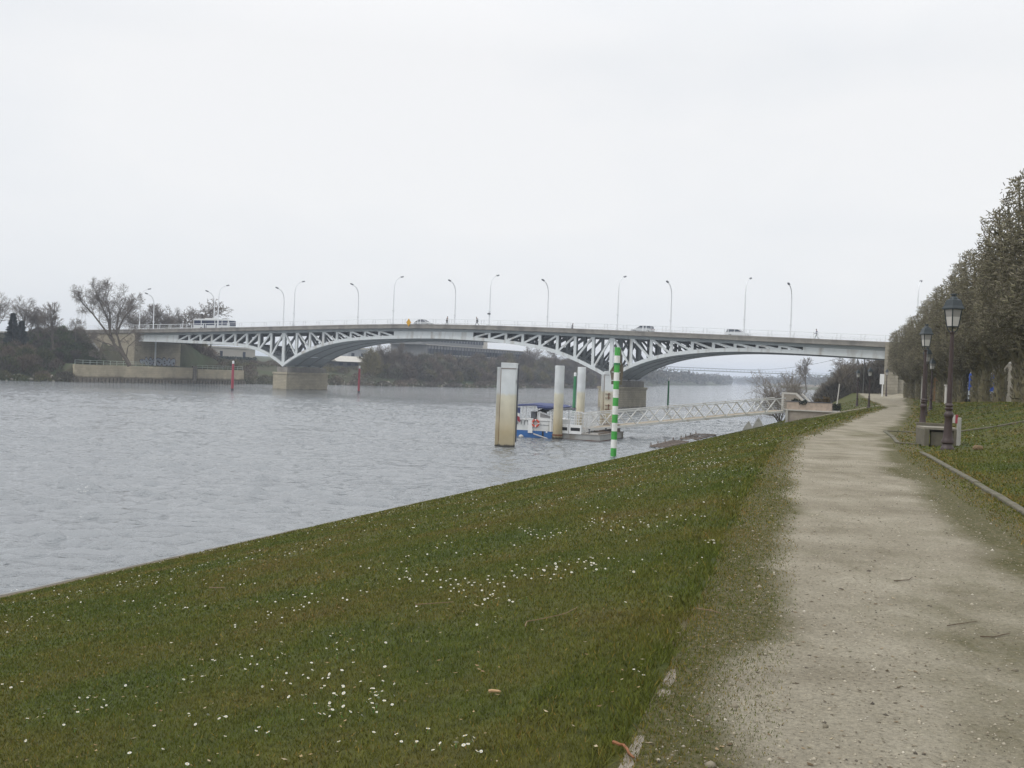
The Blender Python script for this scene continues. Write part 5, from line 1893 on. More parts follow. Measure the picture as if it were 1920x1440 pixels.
mb = MB(); mb.prism([(2.25, 1.85), (2.25, 2.24), (3.25, 1.95), (3.25, 1.80)], .07, .11); mb.build('pane', mat('wheelhouse_pane', (.26, .25, .25), .25), wf)
M_SEAT = mat('boat_seat', (.28, .29, .31), .7)
mb = MB(); mb.box((1.1, 2.2, 1.9), (.5, .5, .7)); mb.build('seat', M_SEAT, bt)
mb = MB(); mb.box((1.6, 3.2, 1.95), (.8, .3, .8)); mb.build('seat', M_SEAT, bt)
mb = MB(); mb.tube([(1.75, -.2, .35), (3.1, -.22, -.02)], .06, 6); mb.build('gaff_pole', M_CONC_L, bt)
mb = MB(); mb.lathe([(.02, -.2), (.2, -.12), (.23, 0), (.2, .12), (.05, .2)], 12, (.62, -.22, .02)); mb.build('fender', M_CONC_L, bt, smooth=True)
# lifebuoy hung on the stern
q = Vector((1.92, -.16, 1.30))
lb = thing('lifebuoy', 'red and white lifebuoy hanging on the stern of the ferry', 'lifebuoy', Matrix.Translation(bt.location) @ Matrix.Rotation(RIV + .10, 4, 'Z') @ q, RIV + .10)
def torus_arc(mb, R_, r, a0, a1, n):
    pts = [(R_ * math.cos(a0 + (a1 - a0) * k / n), 0, R_ * math.sin(a0 + (a1 - a0) * k / n)) for k in range(n + 1)]
    mb.tube(pts, r, 8)
mb = MB()
for k in range(4): torus_arc(mb, .29, .085, k * PI / 2 + .14, (k + 1) * PI / 2 - .14, 8)
mb.build('ring', M_ORANGE, lb, smooth=True)
mb = MB()
for k in range(4): torus_arc(mb, .29, .087, k * PI / 2 - .14, k * PI / 2 + .14, 3)
mb.build('white_band', M_WHITE, lb, smooth=True)
# flag drooping at the stern
q = Vector((.18, -.3, 1.35))
fl = thing('flag', 'drooping blue white and red flag at the stern of the ferry', 'flag', Matrix.Translation(bt.location) @ Matrix.Rotation(RIV + .1, 4, 'Z') @ q, RIV + .1)
mb = MB(); mb.tube([(0, 0, 0), (-.06, -.05, 1.35)], .022, 6); mb.build('staff', M_WHITE, fl)
mb = MB()
for mi, (za, zb) in enumerate(((1.3, .86), (.86, .62), (.62, .2))):
    mb.mat(mi)
    n = 8
    def edge(z, off): return [(-.05 + .05 * k + .03 * math.sin(z * 7), -.05 + .035 * math.sin(k * 1.6 + z * 3) + off, z - .035 * k * (1.3 - z)) for k in range(n)]
    a0, a1, b0, b1 = edge(za, 0), edge(za, .012), edge(zb, 0), edge(zb, .012)
    for k in range(n - 1):
        mb.add([a0[k], a0[k + 1], b0[k + 1], b0[k], a1[k], a1[k + 1], b1[k + 1], b1[k]], [(0, 1, 2, 3), (7, 6, 5, 4), (0, 4, 5, 1), (3, 2, 6, 7), (0, 3, 7, 4), (1, 5, 6, 2)])
mb.build('cloth', [M_CANV, M_WHITE, M_RED], fl)

# ------------------------------------------------------------------ gangway and landing
ga, gb = at_y(1100, 806, 91.2), at_y(1472, 771.5, 107.2)
dxy = (gb - ga); gl = dxy.length
gw = thing('gangway', 'long white truss gangway from the pontoon up to the quay landing', 'gangway', ga, math.atan2(dxy.y, dxy.x))
rise = gb.z - ga.z
hl = math.hypot(dxy.x, dxy.y)
M_GW = mat('gangway_white', (.62, .62, .60), .5, var=.08, col2=(.4, .36, .3), fac2=.2, s2=1.5)
def gp(f, y, z): return Vector((hl * f, y, rise * f + z))
NB = 9
for y, nm in ((0, 'near_side_truss'), (1.5, 'far_side_truss')):
    mb = MB()
    H = 1.42
    mb.beam(gp(0, y, 0), gp(1, y, 0), .10, .22)
    mb.beam(gp(0, y, H), gp(1, y, H), .09, .09)
    for i in range(NB):
        f0, f1 = i / NB, (i + 1) / NB
        fm = (f0 + f1) / 2
        mb.beam(gp(f0, y, .08), gp(fm, y, H), .085, .085)
        mb.beam(gp(fm, y, H), gp(f1, y, .08), .085, .085)
    mb.beam(gp(0, y, 0), gp(0, y, H), .08, .08)
    mb.build(nm, M_GW, gw)
mb = MB()
for y in (.09, 1.41):
    for z in (.3, .52, .74, .96, 1.18): mb.tube([gp(0, y, z), gp(1, y, z)], .010, 5)
mb.build('handrails', M_GW, gw)
mb = MB(); mb.strip([[gp(f, .08, .03), gp(f, 1.42, .03), gp(f, 1.42, .09), gp(f, .08, .09)] for f in (0, .5, 1)])
mb.build('walkway', mat('walkway_boards', (.33, .28, .21), .85, var=.15), gw)
mb = MB(); mb.beam(gp(-.02, .75, -.02), gp(-.085, .75, -.42 - rise * .02), 1.3, .08); mb.build('ramp_flap', M_DECKM, gw)

lc = at_y(1473, 790, 107)
LR = math.atan2(BY, BX)
ld = thing('landing', 'pale stone landing platform with a low wall at the shore end of the gangway', 'landing', (lc.x, lc.y, 0), LR)
zl = at_y(1473, 767, 107).z
mb = MB()
mb.box((3.6, 2.2, (zl - 6) / 2 - .0), (7.2, 4.4, zl + 6 - .0 - .12 + 0)) if False else mb.prism([(0, -6), (7.6, -6), (7.6, zl - .12), (0, zl - .12)], .02, 4.4)
mb.build('wall', mat('landing_stone', (.36, .31, .26), .9, var=.18, vscale=1.5, col2=(.26, .22, .19), fac2=.5, s2=1.2), ld)
mb = MB(); mb.box((3.9, 2.15, zl - .06), (8.1, 4.6, .12)); mb.box((.09, -.06, zl - 2.6), (.26, .16, 4.95)); mb.build('coping', M_CONC_L, ld)
zpt = at_y(1472, 752.5, 107).z
pl = thing('planter', 'long stone planter box on the landing platform', 'planter', (lc.x, lc.y, zl), LR)
ph = zpt - zl
mb = MB(); mb.box((2.35, .62, ph / 2), (4.6, 1.1, ph)); mb.build('box', mat('planter_stone', (.45, .36, .29), .85, var=.16, vscale=3, col2=(.34, .28, .24), fac2=.4, s2=3), pl)
mb = MB(); mb.box((2.2, .62, ph + .03), (4.75, 1.2, .07)); mb.build('rim', M_DARKHEAD, pl)
# evergreen plants trailing in the planter
rng = np.random.default_rng(9)
def leafy(name, label, loc, rx, ry, rz_, n, cols, seed, cat='shrub', size=.07):
    rng = np.random.default_rng(seed)
    a = rng.normal(0, 1, (n, 3)); a /= np.linalg.norm(a, axis=1, keepdims=True)
    r = rng.random((n, 1)) ** .4
    c = a * r * np.array([rx, ry, rz_]) * (1 + .25 * np.sin(a[:, :1] * 5 + seed))
    V = (c[:, None] + rng.normal(0, size, (n, 3, 3))).reshape(-1, 3)
    cc = np.array(cols)[rng.integers(len(cols), size=n)] * rng.uniform(.6, 1.4, (n, 1))
    cc = np.repeat(np.concatenate([cc, np.ones((n, 1))], 1), 3, 0)
    o = np_mesh(name, V, np.arange(3 * n).reshape(-1, 3), M_SCRUB, col=cc)
    o.location = loc
    return set_meta(o, label, cat)
def onp(x, y, z): return Matrix.Translation(pl.location) @ Matrix.Rotation(LR, 4, 'Z') @ Vector((x, y, z))
DG = [(.02, .026, .016), (.03, .035, .02)]
BG = [(.13, .09, .04), (.10, .08, .04), (.16, .11, .05)]
leafy('planter_shrub', 'dark trailing evergreen hanging over the planter edge', onp(1.75, .2, ph - .05), .5, .3, .22, 420, DG, 1)
leafy('planter_shrub', 'small dark green shrub at the river end of the planter', onp(.85, .6, ph + .1), .45, .3, .2, 300, DG, 2)
leafy('planter_shrub', 'brown shrub in the middle of the planter', onp(3.15, .6, ph + .14), .4, .3, .28, 400, BG, 3)
leafy('planter_shrub', 'tall brown shrub at the inland end of the planter', onp(4.0, .6, ph + .25), .38, .3, .42, 460, BG, 4)
leafy('round_bush', 'dark round clipped bush beside the inland end of the planter', onp(5.1, .5, .42), .46, .45, .45, 900, DG, 5, size=.05)
# second low wall with a pale frame behind the planter
o = thing('parapet_wall', 'grey parapet wall with a pale frame and slanted end behind the planter', 'wall', (lc.x + .45, lc.y + 3.2, 0), LR)
zt3 = at_y(1478, 737.5, 110).z
mb = MB(); mb.prism([(.12, zl - .5), (.12, zt3 - .1), (1.35, zt3 - .1), (2.75, zl + .3), (2.75, zl - .5)], 0, .3); mb.build('panel', mat('parapet_grey', (.27, .24, .2), .9, var=.15), o)
mb = MB(); mb.box((0, .15, (zl - .5 + zt3) / 2), (.22, .36, zt3 - zl + .5)); mb.beam((-.1, .15, zt3), (1.45, .15, zt3), .36, .18); mb.beam((1.38, .15, zt3), (2.9, .15, zl + .25), .36, .2); mb.beam((1.95, .75, zt3), (3.4, .75, zl + .25), .3, .14); mb.build('frame', M_CONC_L, o)

# quarter round concrete blocks at the quay, rusty mooring frames
for px, py, lab, sc, yy in ((1402, 805, 'quarter round grey stone on the quay edge, left of a pair', 1.0, 112.5), (1421, 801, 'quarter round grey stone on the quay edge, right of a pair', 1.15, 116)):
    q = at_y(px, py, yy)
    mb = MB()
    n = 8
    arc = [(-.55 + .0, 0)] + [(-.55 + 1.0 * math.sin(k / n * PI / 2) * 1.0 * .62, 1.05 * math.sin(k / n * PI / 2) ** .8) for k in range(1, n + 1)] + [(.3, .7), (.62, 0)]
    mb.prism([(x * sc, z * sc) for x, z in arc], -.25, .3)
    o = mb.build('quay_stone', M_CONC2, bevel=.04); o.location = (q.x, yy, q.z - .1); o.rotation_euler = (0, 0, -.3)
    set_meta(o, lab, 'stone block', 'pair of quarter round stones at the quay')
def rack(label, pts, pegs):
    """pts: four corners (px, py) on the water"""
    P = [at_z(px, py, WATER + .12) for px, py in pts]
    c = sum(P, Vector()) / 4
    o = thing('mooring_raft', label, 'mooring frame', c)
    mb = MB()
    Q = [p - c for p in P]
    for i in range(4): mb.beam(Q[i], Q[(i + 1) % 4], .15, .1)
    for f in (.25, .5, .75): mb.beam(Q[0].lerp(Q[1], f), Q[3].lerp(Q[2], f), .1, .08)
    mb.beam(Q[0].lerp(Q[3], .5), Q[1].lerp(Q[2], .5), .1, .08)
    mb.build('frame', M_WOODRUST, o)
    for f in (.03, .3, .6, .95):
        mb = MB(); a = Q[0].lerp(Q[3], f); mb.box(a + Vector((0, 0, .12)), (.08, .08, .34)); mb.build('peg', M_WOODRUST, o)
    return o
rack('low rusty timber raft floating at the quay, nearer of a pair', [(1219, 836.5), (1246, 838.5), (1290, 828), (1264, 825.5)], 4)
rack('low rusty timber raft floating at the quay, farther of a pair', [(1276, 822.5), (1304, 824), (1342, 815), (1306, 813.5)], 4)

# ------------------------------------------------------------------ park lamps
GLASS = mat('frosted_glass', (.52, .50, .47), .35, var=.05, vscale=3)
GLASS2 = mat('frosted_glass_upper', (.27, .26, .245), .35, var=.06, vscale=3)
def park_lamp(label, loc, rz):
    o = thing('lamp_post', label, 'lamp post', loc, rz, 'old style lamp posts along the path')
    mb = MB()
    prof = [(.175, -.1), (.175, .05), (.15, .10), (.128, .14), (.122, .17), (.155, .20), (.158, .24), (.135, .29), (.118, .36), (.105, .5), (.097, .7), (.092, .84), (.105, .87), (.118, .90), (.122, .95), (.10, .985), (.078, 1.01), (.075, 1.04), (.10, 1.07), (.102, 1.10), (.082, 1.12), (.085, 1.15), (.10, 1.17), (.095, 1.2), (.068, 1.23)]
    mb.lathe(prof, 20); mb.build('base', M_IRON, o, smooth=True)
    mb = MB(); mb.lathe([(.066, 1.22), (.062, 1.8), (.048, 3.02), (.065, 3.04), (.065, 3.08), (.04, 3.1)], 14); mb.build('column', M_IRON, o, smooth=True)
    mb = MB()
    for k in range(4):
        a = k * PI / 2 + PI / 4
        mb.tube([(.03 * math.cos(a), .03 * math.sin(a), 3.06), (.11 * math.cos(a), .11 * math.sin(a), 3.13), (.137 * math.cos(a), .137 * math.sin(a), 3.22)], .013, 6)
    mb.build('bracket', M_LANT, o)
    b, t_, z0, z1 = .098, .150, 3.22, 3.68
    mb = MB()
    for k in range(4):
        a0, a1 = k * PI / 2 + PI / 4, (k + 1) * PI / 2 + PI / 4
        s2 = math.sqrt(2)
        A = Vector((b * s2 * math.cos(a0), b * s2 * math.sin(a0), z0)); B = Vector((t_ * s2 * math.cos(a0), t_ * s2 * math.sin(a0), z1))
        A2 = Vector((b * s2 * math.cos(a1), b * s2 * math.sin(a1), z0)); B2 = Vector((t_ * s2 * math.cos(a1), t_ * s2 * math.sin(a1), z1))
        mb.tube([A, B], .016, 6)
        mb.tube([A, A2], .017, 6); mb.tube([B, B2], .017, 6)
    fr = mb.build('lantern_frame', M_LANT, o)
    mb = MB()
    for k in range(4):
        a0, a1 = k * PI / 2 + PI / 4, (k + 1) * PI / 2 + PI / 4
        s2 = math.sqrt(2) * .97
        def ring(f, a, ins): 
            r = (b + (t_ - b) * f) * s2 - ins
            return (r * math.cos(a), r * math.sin(a), z0 + (z1 - z0) * f)
        for mi, (f0, f1) in enumerate(((0.02, .55), (.552, .98))):
            mb.mat(mi)
            mb.add([ring(f0, a0, 0), ring(f0, a1, 0), ring(f1, a1, 0), ring(f1, a0, 0), ring(f0, a0, .012), ring(f0, a1, .012), ring(f1, a1, .012), ring(f1, a0, .012)],
                   [(0, 1, 2, 3), (7, 6, 5, 4), (0, 4, 5, 1), (1, 5, 6, 2), (2, 6, 7, 3), (3, 7, 4, 0)])
    mb.build('pane', [GLASS, GLASS2], o)
    mb = MB(); s2 = math.sqrt(2)
    mb.lathe([(.192 * s2, 3.675), (.192 * s2, 3.70), (.165 * s2, 3.76), (.125 * s2, 3.91), (.08 * s2, 3.945)], 4, ph=PI / 4)
    rf = mb.build('roof', M_LANT, o)
    mb = MB(); mb.lathe([(.105, 3.94), (.095, 3.97), (.06, 4.0), (.055, 4.03), (.085, 4.045), (.08, 4.07), (.02, 4.08)], 14); mb.build('chimney', M_LANT, rf, smooth=True)
    return o
lamp0 = None
LPS = [((11.37, 26.1), .3, 'maroon and black lamp post nearest the camera, in front of the bench'),
       ((15.78, 38.5), .05, 'second lamp post right of the path, just left of the nearest one'),
       ((24.5, 59.5), .5, 'lamp post almost hidden behind the second lamp post on the right'),
       ((32.5, 77.9), .15, 'lamp post right of the path in front of the orange brick wall'),
       ((36.0, 101.2), .1, 'nearer of two lamp posts on the left edge of the path before the bridge'),
       ((38.0, 110.5), .1, 'lamp post on the grass left of the path, left of a pair before the bridge'),
       ((55.5, 149), .2, 'small distant lamp post at the bridge end beside the white sign')]
for (x, y), rz, lab in LPS:
    loc = (x, y, gz(x, y) - .02)
    if lamp0 is None: lamp0 = park_lamp(lab, loc, rz)
    else: dup(lamp0, loc, rz, lab)

# ------------------------------------------------------------------ bench, marker post
M_BENCH = mat('bench_concrete', (.135, .122, .092), .92, var=.25, vscale=5, col2=(.12, .11, .075), fac2=.5, s2=4, bump=.008, bscale=40)
bx, by = at_y(1731, 845, 27.6).x, 27.6
bn = thing('stone_bench', 'grey concrete bench in the grass bay behind the nearest lamp post', 'bench', (bx, by, gz(bx, by)), -.18)
mb = MB(); mb.box((.07, .5, .24), (.13, 1.1, .52)); mb.build('end_slab', M_BENCH, bn, bevel=.015)
mb = MB(); mb.box((.84, .5, .24), (.13, 1.1, .52)); mb.build('end_slab', M_BENCH, bn, bevel=.015)
mb = MB(); mb.box((.56, .12, .2), (.72, .12, .42)); mb.build('front_panel', M_BENCH, bn, bevel=.01)
mb = MB(); mb.box((.46, .5, .50), (.92, 1.0, .07)); mb.build('seat', mat('bench_seat', (.22, .2, .16), .9, var=.2, vscale=6), bn, bevel=.01)
mb = MB(); mb.box((.46, 1.06, .46), (.9, .1, .32)); mb.build('backrest', M_BENCH, bn, bevel=.01)
q = at_y(1796, 843, 27.4)
mp = thing('marker_post', 'small stone post with a red and white plate right behind the nearest lamp post', 'post', (q.x, 27.4, gz(q.x, 27.4)), -.2)
mb = MB(); mb.box((0, 0, .38), (.10, .12, .8)); mb.build('post', M_CONC2, mp, bevel=.012)
mb = MB(); mb.mat(0).box((-.075, -.03, .74), (.07, .03, .24)).mat(1); mb.box((-.14, -.03, .74), (.06, .03, .22)); mb.build('plate', [M_RED, M_CONC_L], mp)

# sign beside the bridge end, thin mast, leaning stake, round signs
q = at_y(1654, 738, 147)
sg = thing('notice_sign', 'white rectangular sign on a post at the bridge abutment', 'sign', (q.x, 147, gz(q.x, 147)), -.35)
zs = gz(q.x, 147)
mb = MB(); mb.tube([(0, 0, 0), (0, 0, 2.9)], .09, 8); mb.build('post', M_WHITE, sg)
mb = MB(); mb.box((-.1, -.12, at_y(1654, 711, 147).z - zs), (.6, .06, 1.5)); mb.build('panel', M_WHITE, sg, bevel=.01)
q = at_y(1618, 737, 175)
mb = MB(); mb.tube([(0, 0, -.5), (.02, 0, 6.2)], [.1, .07], 8); mb.tube([(.02, 0, 4.6), (.9, 0, 5.5)], .05, 6)
o = mb.build('mast', M_CONC2); o.location = (q.x, 175, gz(q.x, 175)); set_meta(o, 'thin grey mast with a side arm in front of the thicket beyond the bridge', 'mast')
q = at_y(1569, 745, 128)
mb = MB(); mb.tube([(0, 0, -.8), (.28, 0, 2.85)], [.09, .07], 8)
o = mb.build('stake', M_CONC_L); o.location = (q.x, 128, gz(q.x, 128)); set_meta(o, 'pale leaning wooden stake in the grass beyond the planter', 'stake')
q = at_y(1862.5, 735, 90)
rd = thing('road_signs', 'two round red rimmed traffic signs on a thin post between trunks', 'traffic sign', (q.x, 90, gz(q.x, 90)), -.4)
z0 = gz(q.x, 90)
mb = MB(); mb.tube([(0, 0, 0), (0, 0, at_y(1862, 697, 90).z - z0)], .03, 8); mb.build('post', M_POLE, rd)
for py in (701.2, 710):
    z = at_y(1862, py, 90).z - z0
    mb = MB()
    def disc(r, ya, yb):
        n = 20
        a = [(r * math.cos(2 * PI * k / n), ya, z + r * math.sin(2 * PI * k / n)) for k in range(n)]
        mb.strip([a, [(x, yb, zz) for x, _, zz in a]])
    mb.mat(0); disc(.2, -.06, -.04); mb.mat(1); disc(.145, -.068, -.062)
    mb.build('sign_plate', [M_RED, M_WHITE], rd)

# ------------------------------------------------------------------ road, brick hut, van, walls behind the trees
def rpt(u_off, s):
    tu = float(np.interp(s, TRs, TRu)); return xy(tu + u_off, s)
V = []
ss_ = list(np.arange(20, 170, 4))
for s in ss_:
    for k in (4.2, 5.9, 7.6, 9.3):
        x, y = rpt(k, s); V.append((x, y, gz(x, y) + .03))
i = np.arange(len(ss_) - 1)[:, None] * 4 + np.arange(3)[None]
o = np_mesh('road', V, np.stack([i, i + 1, i + 5, i + 4], -1).reshape(-1, 4), M_ASPH)
set_meta(o, 'grey service road behind the row of clipped trees', 'road', kind='structure')
q = at_y(1729, 757, 109)
hut = thing('brick_hut', 'orange brick hut seen behind the far end of the clipped trees', 'hut', (q.x, 109, gz(q.x, 109)), -.40)
mb = MB(); mb.box((1.25, 1.6, 2.0), (2.5, 3.0, 4.4)); mb.build('wall', M_BRICK, hut)
mb = MB(); mb.box((-.03, .05, 2.0), (.3, .3, 4.38)); mb.build('corner_stones', M_CONC_L, hut)
mb = MB(); mb.box((1.25, 1.6, 4.3), (2.8, 3.3, .2)); mb.build('roof', M_CONC2, hut)
q = at_y(1765, 757, 100)
sl = thing('stone_slab', 'pale narrow stone pillar between the trunks just left of the nearest lamp post', 'pillar', (at_y(1775, 757, 84).x, 84, gz(at_y(1775, 757, 84).x, 84)), .1)
mb = MB(); mb.box((0, 0, .7), (.3, .3, 1.5)); mb.build('shaft', M_CONC_L, sl, bevel=.02)
mb = MB(); mb.box((0, 0, 1.5), (.4, .4, .12)); mb.build('cap', M_CONC_L, sl, bevel=.02)
q = at_y(1834, 747, 64)
q = at_y(1834, 747, 76)
vn = thing('parked_van', 'blue and white van parked behind the trunks of the clipped trees', 'van', (q.x + 1.15, 78.0, gz(q.x, 76)), PI / 2 - .42)
mb = MB(); mb.prism([(-2.5, .35), (-2.5, 2.05), (-2.3, 2.25), (1.2, 2.25), (1.9, 1.35), (2.5, 1.1), (2.55, .35)], -.92, .92)
vb = mb.build('body', mat('van_blue', (.03, .09, .42), .35), vn, bevel=.06)
mb = MB(); mb.prism([(-2.52, .3), (-2.52, .95), (2.57, .9), (2.57, .3)], -.94, .94); mb.build('lower_body', mat('van_white', (.55, .58, .6), .4), vn)
mb = MB(); mb.box((-.6, 0, 2.28), (3.2, 1.7, .12)); mb.build('roof', mat('van_roof', (.6, .58, .55), .5), vn)
mb = MB(); mb.box((-2.52, 0, 1.6), (.05, 1.5, .6)); mb.box((-.4, .93, 1.65), (2.4, .03, .55)); mb.build('window', M_GLASSD, vn)
mb = MB(); mb.box((-2.55, 0, .55), (.12, 1.86, .12)); mb.build('bumper', M_BLACK, vn)
for sx in (-1.6, 1.6):
    for sy in (-.82, .82): wheel(vn, sx, sy, .34, .2)
# retaining wall behind the service road
rw = thing('retaining_wall', 'beige coursed stone retaining wall behind the trees on the right', 'wall')
mb = MB()
for s0, s1 in ((60, 160),):
    sec = []
    for s in tsamp(s0, s1, 6):
        x0, y0 = rpt(11.0, s); x1, y1 = rpt(11.6, s)
        z = gz(x0, y0); h = interp(s, [60, 85, 160], [2.6, 3.8, 5.2])
        sec.append([(x0, y0, z - 1), (x1, y1, z - 1), (x1, y1, z + h), (x0, y0, z + h)])
    mb.strip(sec)
mb.build('stonework', M_WALLST, rw)
mb = MB()
sec = []
for s in tsamp(60, 160, 6):
    x0, y0 = rpt(10.9, s); x1, y1 = rpt(11.7, s)
    z = gz(*rpt(11.0, s)) + interp(s, [60, 85, 160], [2.6, 3.8, 5.2])
    sec.append([(x0, y0, z), (x1, y1, z), (x1, y1, z + .18), (x0, y0, z + .18)])
mb.strip(sec); mb.build('coping', M_CONC_L, rw)

# ------------------------------------------------------------------ clipped pollard trees
def pollard_mesh(seed):
    """local x along the row, y across; crown box +-2.9 x +-2.5, from 2.1 to 9.4; returns mesh data"""
    rng = np.random.default_rng(seed)
    trunk, limbs, shoots, cols = [], [], [], []
    p = np.array([0, 0, -.4]); 
    for i in range(4):
        q = np.array([rng.normal(0, .06), rng.normal(0, .06), -.4 + 2.5 * (i + 1) / 4])
        trunk.append((p, q, .40 - .03 * i, .37 - .03 * i)); p = q
    top = p
    heads = []
    nl = 9
    for k in range(nl):
        a = 2 * np.pi * k / nl + rng.normal(0, .2)
        ex, ey = 2.3 * math.cos(a) * rng.uniform(.5, 1), 1.9 * math.sin(a) * rng.uniform(.5, 1)
        zt_ = rng.uniform(7.4, 8.6)
        pts = [top, np.array([ex * .45, ey * .45, 3.0 + rng.uniform(-.2, .5)]), np.array([ex * .85, ey * .85, 4.4]), np.array([ex, ey, 6.2]), np.array([ex * 1.02 + rng.normal(0, .2), ey * 1.02, zt_])]
        for i in range(4):
            limbs.append((pts[i], pts[i + 1], .21 - .04 * i, .17 - .04 * i))
            for j in range(5):
                f = (j + rng.random()) / 5
                c = pts[i] + (pts[i + 1] - pts[i]) * f
                if c[2] < 2.4: continue
                d = np.array([rng.normal(0, 1), rng.normal(0, 1), rng.uniform(-.1, .6)]); d /= np.linalg.norm(d)
                e = c + d * rng.uniform(.4, 1.15)
                e[0] = np.clip(e[0], -2.5, 2.5); e[1] = np.clip(e[1], -2.2, 2.2); e[2] = max(e[2], 2.6)
                limbs.append((c, e, .06, .045)); heads.append(e); heads.append((c + e) / 2)
    # upright knobby poles carrying the clipped outline
    for k in range(16):
        x, y = rng.uniform(-2.4, 2.4), rng.uniform(-2.0, 2.0)
        zz = rng.uniform(8.8, 9.35) - .2 * (abs(x) / 2.7) ** 2
        b0 = np.array([x * .8, y * .8, rng.uniform(4.5, 6)]); p = b0
        for i in range(4):
            q = b0 + (np.array([x, y, zz]) - b0) * (i + 1) / 4 + rng.normal(0, .06, 3)
            limbs.append((p, q, .075 - .01 * i, .068 - .01 * i)); heads.append(q); p = q
    # short shoots set all through the clipped volume, thinner cover near the top
    N = 24000
    P = np.stack([rng.uniform(-2.9, 2.9, N), rng.uniform(-2.45, 2.45, N), rng.uniform(2.0, 9.2, N)], -1)
    side = rng.random(N) < .5
    P[side, 1] = np.sign(P[side, 1]) * rng.uniform(1.5, 2.45, side.sum())
    for h in P:
        rr_ = math.hypot(h[0], h[1] * 1.1)
        if (abs(h[0]) / 2.75) ** 4 + (abs(h[1]) / 2.45) ** 4 > 1: continue
        if h[2] < 2.3 + 1.5 * (rr_ / 2.7) ** 2: continue
        cl = noise.noise((h[0] * 1.3 + seed, h[1] * 1.3, h[2] * 1.1)) + .6 * noise.noise((h[0] * 2.6, h[1] * 2.6 + seed, h[2] * 2.2))
        top_ = (h[2] - 6.2) / 3
        if cl < -.10 + .30 * max(0, top_): continue
        if h[2] > 9.25 - .3 * (abs(h[0]) / 2.8) ** 2: continue
        d = np.array([rng.normal(0, .8), rng.normal(0, .8), rng.uniform(-.1, 1.0)]); d /= np.linalg.norm(d)
        e = h + d * rng.uniform(.08, .26)
        shoots.append((h, e, .024, .014)); cols.append((.85 + .6 * cl) * rng.uniform(.5, 1.5))
    for h in heads:
        for _ in range(9):
            d = np.array([rng.normal(0, .6), rng.normal(0, .6), .9]); d /= np.linalg.norm(d)
            e = h + d * rng.uniform(.08, .24)
            e[2] = min(e[2], 9.5)
            shoots.append((h, e, .024, .012)); cols.append(rng.uniform(.6, 1.3))
    # burrs on the trunk
    for _ in range(160):
        a, z = rng.random() * 2 * np.pi, rng.uniform(.1, 2.2)
        h = np.array([.34 * math.cos(a), .34 * math.sin(a), z])
        e = h + np.array([math.cos(a) * .12, math.sin(a) * .12, .18])
        shoots.append((h, e, .05, .02)); cols.append(rng.uniform(.7, 1.2))
    return trunk, limbs, shoots, np.array(cols)
M_PTWIG = bpy.data.materials.new('pollard_shoots'); M_PTWIG.use_nodes = True
t = M_PTWIG.node_tree; bs = t.nodes['Principled BSDF']; bs.inputs['Roughness'].default_value = .9; bs.inputs['Specular IOR Level'].default_value = .2
a = t.nodes.new('ShaderNodeAttribute'); a.attribute_name = 'tint'
t.links.new(a.outputs['Color'], bs.inputs['Base Color'])
M_PBARK = mat('pollard_bark', (.125, .108, .06), .95, var=.4, vscale=7, col2=(.16, .145, .075), fac2=.5, s2=4)
protos = []
def make_pollard(seed):
    trunk, limbs, shoots, cols = pollard_mesh(seed)
    o = thing('pollard_tree', 'x', 'tree', group='row of clipped pollard trees along the path')
    V, F = arr_tubes(trunk, 12); np_mesh('trunk', V, F, M_PBARK, o, smooth=True)
    V, F = arr_tubes(limbs, 5); np_mesh('limbs', V, F, M_PBARK, o, smooth=True)
    V, F = arr_tubes(shoots, 3)
    base = np.array([.215, .19, .145])
    grn = np.array([.18, .17, .10])
    rng = np.random.default_rng(seed)
    mixf = rng.random(len(cols))[:, None]
    c = (base * (1 - mixf) + grn * mixf) * cols[:, None]
    c = np.repeat(np.concatenate([c, np.ones((len(c), 1))], 1), 6, 0)
    np_mesh('crown', V, F, M_PTWIG, o, col=c)
    return o
sN, sF = us(24.1, 43)[1], us(51.2, 131)[1]
NT = 16
rowrz = math.atan2(130 - 41, 51.0 - 23.5)
ordw = ['nearest', 'second', 'third', 'fourth', 'fifth', 'sixth', 'seventh', 'eighth', 'ninth', 'tenth', 'eleventh', 'twelfth', 'thirteenth', 'fourteenth', 'fifteenth', 'sixteenth', 'seventeenth', 'farthest']
random.seed(31)
for i in range(NT):
    if i == 10: continue
    s = sN + (sF - sN) * i / (NT - 1)
    u = float(np.interp(s, TRs, TRu)) + random.uniform(-.15, .15)
    x, y = xy(u - (.5 if i < 2 else 0), s)
    topz = interp(y, [43, 50, 58, 80, 114, 130], [11.1, 10.5, 10.15, 9.8, 9.3, 8.7]) + random.uniform(-.12, .12)
    zb = gz(x, y)
    sc = (topz - zb) / 9.35
    lab = ('nearest clipped pollard tree of the row, cut by the right edge of the picture' if i == 0 else
           'farthest clipped pollard tree of the row, in front of the bridge end' if i == NT - 1 else
           '%s clipped pollard tree of the row counted from the nearest' % ordw[i - 1 if i > 10 else i])
    rz = rowrz + random.choice((0, PI))
    if i < 3:
        o = make_pollard(50 + i); protos.append(o)
        o.location = (x, y, zb); o.rotation_euler = (0, 0, rz); o['label'] = lab; o.scale = (1, 1, sc)
    else:
        o = dup(random.choice(protos), (x, y, zb), rz, lab, (1, 1, sc))
